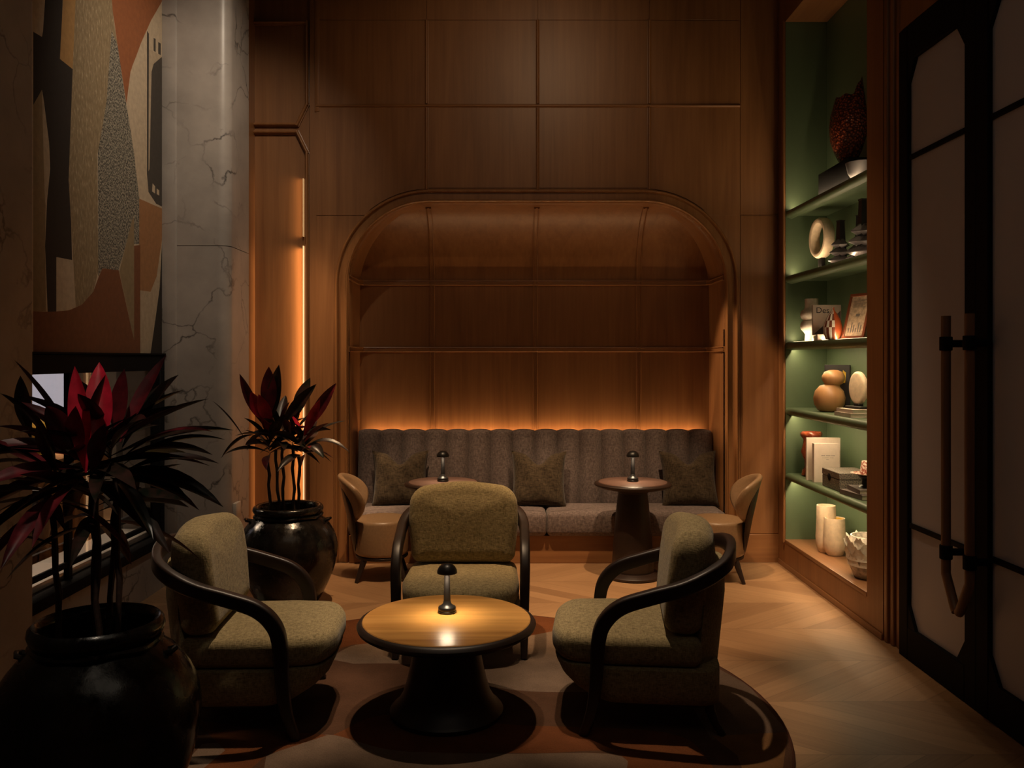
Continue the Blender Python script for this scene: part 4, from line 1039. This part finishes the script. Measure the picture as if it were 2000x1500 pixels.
def text(body, parent, loc, rot, size, mat='ink', name='lettering'):
    c = bpy.data.curves.new(name, 'FONT'); c.body = body; c.size = size; c.extrude = .0003
    o = bpy.data.objects.new('tmp', c); COL.objects.link(o)
    dg = bpy.context.evaluated_depsgraph_get(); me = bpy.data.meshes.new_from_object(o.evaluated_get(dg))
    bpy.data.objects.remove(o); me.name = name
    me.materials.clear(); me.materials.append(M[mat])
    q_ = bpy.data.objects.new(name, me); COL.objects.link(q_); q_.parent = parent; q_.location = loc; q_.rotation_euler = rot; return q_
book('lying_book', 'pale book lying flat under the upright book on the middle shelf', (2.50, 6.53, z+.0005), R(80), .26, .22, .045, 'paper', upright=False)
tb = book('design_book', 'white book with a dark triangle and large title standing on the middle shelf', (2.505, 6.60, z+.046), R(-4), .215, .235, .025, 'paper')
bm = NB(); prism(bm, [(-.1, .008), (.104, .008), (.104, .19)], lambda u, v, d: Vector((u, d, v)), -.0135, -.0126); obj('cover_triangle', bm, 'greycov', tb, smooth=False)
text('Des', tb, (-.085, -.0135, .172), (R(90), 0, 0), .064)
bm = NB(); lathe(bm, [(.03, 0), (.05, .006), (.066, .05), (.068, .09), (.055, .14), (.030, .19), (.012, .215), (.010, .232), (.016, .238), (.010, .232)], 40)
for f in bm.faces:
    c = f.calc_center_median(); a = math.atan2(c.y, c.x)
    if a < -1.75 or a > 2.9:
        k = (int(math.floor(c.z/.035))+int(math.floor(a*3))) % 2; f.material_index = 1 if k else 2
o = obj('checked_vase', bm, ['orange', 'white', 'redframe'], ang=60); o.location = (2.40, 6.20, z+.0005); setp(o, 'orange teardrop vase with a white and red checked side before the upright book', 'vase')
t = thing('framed_print', 'small print in a red-brown frame leaning at the right of the middle shelf', 'picture frame', (2.475, 6.03, z+.001), R(-62))
t.rotation_euler = (R(-17), 0, R(-62))
bm = NB(); wf, hf = .19, .345
for a in ((-wf/2, wf/2, 0, .022), (-wf/2, wf/2, hf-.022, hf), (-wf/2, -wf/2+.02, .02, hf-.02), (wf/2-.02, wf/2, .02, hf-.02)): box(bm, a[0], a[1], -.01, .01, a[2], a[3], .003, 1)
obj('frame', bm, 'redframe', t)
bm = NB(); box(bm, -wf/2+.018, wf/2-.018, -.002, .006, .02, hf-.02); obj('print', bm, plain('aged_print', (.50, .36, .25), .6, noise_amt=.35, nscale=40), t, smooth=False)
bm = NB()
for k in range(7): box(bm, -.055, .055-(k % 3)*.012, -.003, -.0021, hf-.05-k*.009, hf-.0475-k*.009)
obj('printed_lines', bm, 'greycov', t, smooth=False); bm = NB()
for k in range(6): box(bm, -.055+k*.02, -.047+k*.02, -.003, -.0021, .05, .085+.02*((k*5) % 3))
obj('printed_stems', bm, 'greycov', t, smooth=False); bm = NB()
box(bm, -.012, .02, -.003, -.0021, .17, .19); obj('printed_motif', bm, 'greycov', t, smooth=False)
# shelf 4
z = SZ[3]
bm = NB(); lathe(bm, [(.055, 0), (.085, .01), (.112, .06), (.118, .11), (.105, .16), (.07, .20), (.045, .212)], 44)
r2 = [(.04, .200), (.065, .215), (.084, .25), (.084, .275), (.065, .308), (.03, .322), (.0, .324)]
lathe(bm, r2, 40, (.012, .0, 0)); 
for v_ in bm.verts:
    if v_.co.z > .205: v_.co.x += .012; v_.co.y -= .02
o = obj('gourd_vase', bm, 'gourd', ang=60); o.location = (2.50, 6.53, z+.0005); setp(o, 'turned wooden gourd shape, small bulb on a large one, on the fourth shelf down', 'vase')
tb = book('standing_book', 'black and gold patterned book standing behind the wooden gourd', (2.60, 6.625, z+.001), R(-36), .19, .36, .022, 'ink')
bm = NB()
for k, (a, b_, c_) in enumerate(((-.07, .20, .11), (-.035, .24, .08), (.01, .19, .12), (.05, .22, .1))): prism(bm, [(a-.012, b_), (a+.012, b_), (a+.018, b_+c_*.8), (a-.006, b_+c_)], lambda u, v, d: Vector((u, d, v)), -.0122, -.0112)
obj('gold_pattern', bm, 'yellow', tb, smooth=False)
book('lying_book', 'lower of the two pale books lying under the cream disc', (2.50, 5.99, z+.0005), 0, .23, .29, .028, 'paper', upright=False)
book('lying_book', 'upper of the two pale books lying under the cream disc', (2.505, 5.985, z+.029), R(2), .215, .27, .026, 'paper', upright=False)
t = thing('disc_ornament', 'upright cream oval disc on a flat black foot, on the two lying books', 'ornament', (2.50, 5.99, z+.0558), R(12))
bm = NB(); slab(bm, [Vector((.095*cos(2*pi*k/48), .118*sin(2*pi*k/48))) for k in range(48)], -.02, .02, .018, .006, Matrix.Translation((0, 0, .146)) @ Matrix.Rotation(R(90), 4, 'Y') @ Matrix.Rotation(R(90), 4, 'Z')); obj('disc', bm, 'cream', t)
bm = NB(); box(bm, -.05, .05, -.09, .09, 0, .018, .003, 1); box(bm, -.02, .02, -.03, .03, .016, .036, .004, 1); obj('foot', bm, 'darkcer', t)
# shelf 5
z = SZ[4]
bm = NB(); lathe(bm, [(.06, 0), (.075, .01), (.07, .05), (.055, .08), (.06, .13), (.082, .20), (.062, .27), (.060, .30), (.085, .33), (.086, .35), (.074, .362), (.05, .35)], 36, fn=lambda r, z_, a: (r*(1+.06*sin(3*a+z_*20)), z_))
o = obj('knotted_vase', bm, 'terra', ang=60); o.location = (2.49, 6.88, z+.0005); setp(o, 'glossy red-brown knobbly vase behind the pale standing books', 'vase')
book('standing_book', 'taller pale blank book standing behind the titled one on the lowest green shelf', (2.50, 6.66, z+.0005), R(-3), .262, .335, .022, 'paper')
tb = book('standing_book', 'pale titled book standing in front of the taller blank one', (2.485, 6.56, z+.0005), R(-3), .195, .30, .05, 'paper')
bm = NB()
for zz, w1 in ((.205, .105), (.190, .085), (.176, .03)):
    n_ = int(w1/.007)
    for k in range(n_):
        if (k*7+int(zz*1000)) % 6 != 5: box(bm, .01-w1/2+k*.007, .01-w1/2+k*.007+.0048, -.0262, -.0252, zz, zz+.0045 if zz > .2 else zz+.0022)
obj('title_lines', bm, 'greycov', tb, smooth=False)
m, nt, b = new_mat('shagreen_pattern'); v = coords(nt); vo = N(nt, 'ShaderNodeTexVoronoi', feature='DISTANCE_TO_EDGE'); vo.inputs['Scale'].default_value = 75; L(nt, v, vo.inputs['Vector'])
L(nt, ramp(nt, vo.outputs['Distance'], [(.02, (.32, .26, .2)), (.12, (.10, .09, .08))]), b.inputs['Base Color']); b.inputs['Roughness'].default_value = .5; M['shag'] = m
t = thing('patterned_box', 'grey crackle-patterned lidded box with a dark round clasp on the lowest green shelf', 'box', (2.51, 6.23, z+.0005))
bm = NB(); box(bm, -.115, .13, -.165, .165, 0, .085, .003, 1); obj('body', bm, 'shag', t)
bm = NB(); box(bm, -.117, .132, -.167, .167, .087, .135, .004, 1); obj('lid', bm, 'shag', t)
bm = NB(); lathe(bm, [(.001, 0), (.024, 0), (.026, .003), (.02, .006), (.001, .007)], 28); bmesh.ops.transform(bm, matrix=Matrix.Translation((-.1172, .02, .085)) @ Matrix.Rotation(R(-90), 4, 'Y'), verts=bm.verts); obj('clasp', bm, 'black', t)
b1 = book('lying_book', 'lower grey book of the pair lying at the front of the lowest green shelf', (2.50, 5.86, z+.0005), R(6), .23, .30, .034, 'greycov', upright=False)
b2 = book('lying_book', 'upper grey book of the pair lying at the front of the lowest green shelf', (2.51, 5.855, z+.035), R(-4), .20, .26, .03, 'greycov', upright=False)
bm = NB(); lathe(bm, [(.045, 0), (.05, .004), (.03, .02), (.028, .05), (.05, .075), (.052, .08), (.0, .082)], 32); o = obj('footed_stand', bm, 'darkcer'); o.location = (2.495, 5.85, z+.0655); setp(o, 'dark footed stand on the grey books carrying the speckled plate', 'stand')
m, nt, b = new_mat('speckled_ceramic'); v = coords(nt); n = noise(nt, v, 75, 3, .7)
L(nt, ramp(nt, n, [(.48, (.30, .07, .04)), (.53, (.78, .68, .58))]), b.inputs['Base Color']); b.inputs['Roughness'].default_value = .4; M['speck'] = m
bm = NB(); lathe(bm, [(.03, 0), (.05, .003), (.10, .016), (.102, .019), (.05, .008), (0, .006)], 40); o = obj('speckled_plate', bm, 'speck'); o.location = (2.495, 5.85, z+.148); setp(o, 'pale speckled plate on the dark footed stand', 'plate')
bm = NB(); lathe(bm, [(.046, 0), (.048, .003), (.034, .09), (.030, .094), (.0, .095)], 32); o = obj('speckled_cup', bm, 'speck'); o.location = (2.50, 5.85, z+.1565); setp(o, 'speckled cup turned upside down on the speckled plate', 'cup')
# base plank
z = NZ0
t = thing('double_vase', 'cream twin-tube vase, tall tube joined to a shorter one, on the wooden base ledge', 'vase', (2.52, 6.56, z+.0005))
def tub(R1, h, cx, cy, lip=.006): 
    bm = NB(); lathe(bm, [(R1*.62, 0), (R1*.70, .004), (R1*.98, .06), (R1, .12), (R1*.94, h*.7), (R1*.90, h), (R1*.90-lip, h), (R1*.86, h*.6), (R1*.5, .05)], 40, (cx, cy, 0), fn=lambda r, z_, a: (r*(1+.012*sin(9*a+z_*70)), z_)); return bm
obj('tall_tube', tub(.078, .365, -.012, .055), 'cream', t, ang=60); obj('short_tube', tub(.084, .285, .015, -.045), 'cream', t, ang=60)
bm = NB(); lathe(bm, [(.060, .268), (.071, .279)], 36, (.015, -.045, 0), caps=False); o = obj('inner_glaze', bm, 'yellow', t); o['label'] = 'yellow glaze inside the mouth'
t = thing('petal_vase', 'white vase wrapped in overlapping torn petals at the near end of the wooden base ledge', 'vase', (2.515, 5.84, z+.0005))
bm = NB(); lathe(bm, [(.07, 0), (.10, .004), (.128, .07), (.145, .15), (.146, .22), (.125, .29), (.115, .29), (.125, .2), (.05, .03)], 40); obj('body', bm, 'petal', t, ang=60)
random.seed(9)
k = 0
for tier, (zz, rr0, n_, ph, pw) in enumerate(((.12, .136, 9, .09, .085), (.16, .143, 9, .09, .085), (.20, .146, 9, .09, .085), (.245, .137, 9, .075, .08))):
    for i in range(n_):
        a = 2*pi*(i+.5*(tier % 2))/n_; bm = NB(); rows_ = []
        for r_i in range(5):
            v_ = r_i/4; row = []
            for c_i in range(7):
                u_ = c_i/6*2-1; aa = a+u_*pw*4.2*(1-.25*v_); rad = rr0+.008+.014*v_**2*(1-.4*u_*u_)+random.uniform(-.002, .002)
                row.append(Vector((rad*cos(aa), rad*sin(aa), zz-.03+ph*v_*(1-.45*u_*u_)+.008*sin(u_*9+i)*v_)))
            rows_.append(row)
        inner = [[p*1 for p in row] for row in rows_]
        for row in inner:
            for p in row: l_ = math.hypot(p.x, p.y); p.x *= (l_-.003)/l_; p.y *= (l_-.003)/l_
        loft(bm, rows_, closed=False); loft(bm, inner, closed=False)
        obj('petal', bm, 'white', t, ang=60)
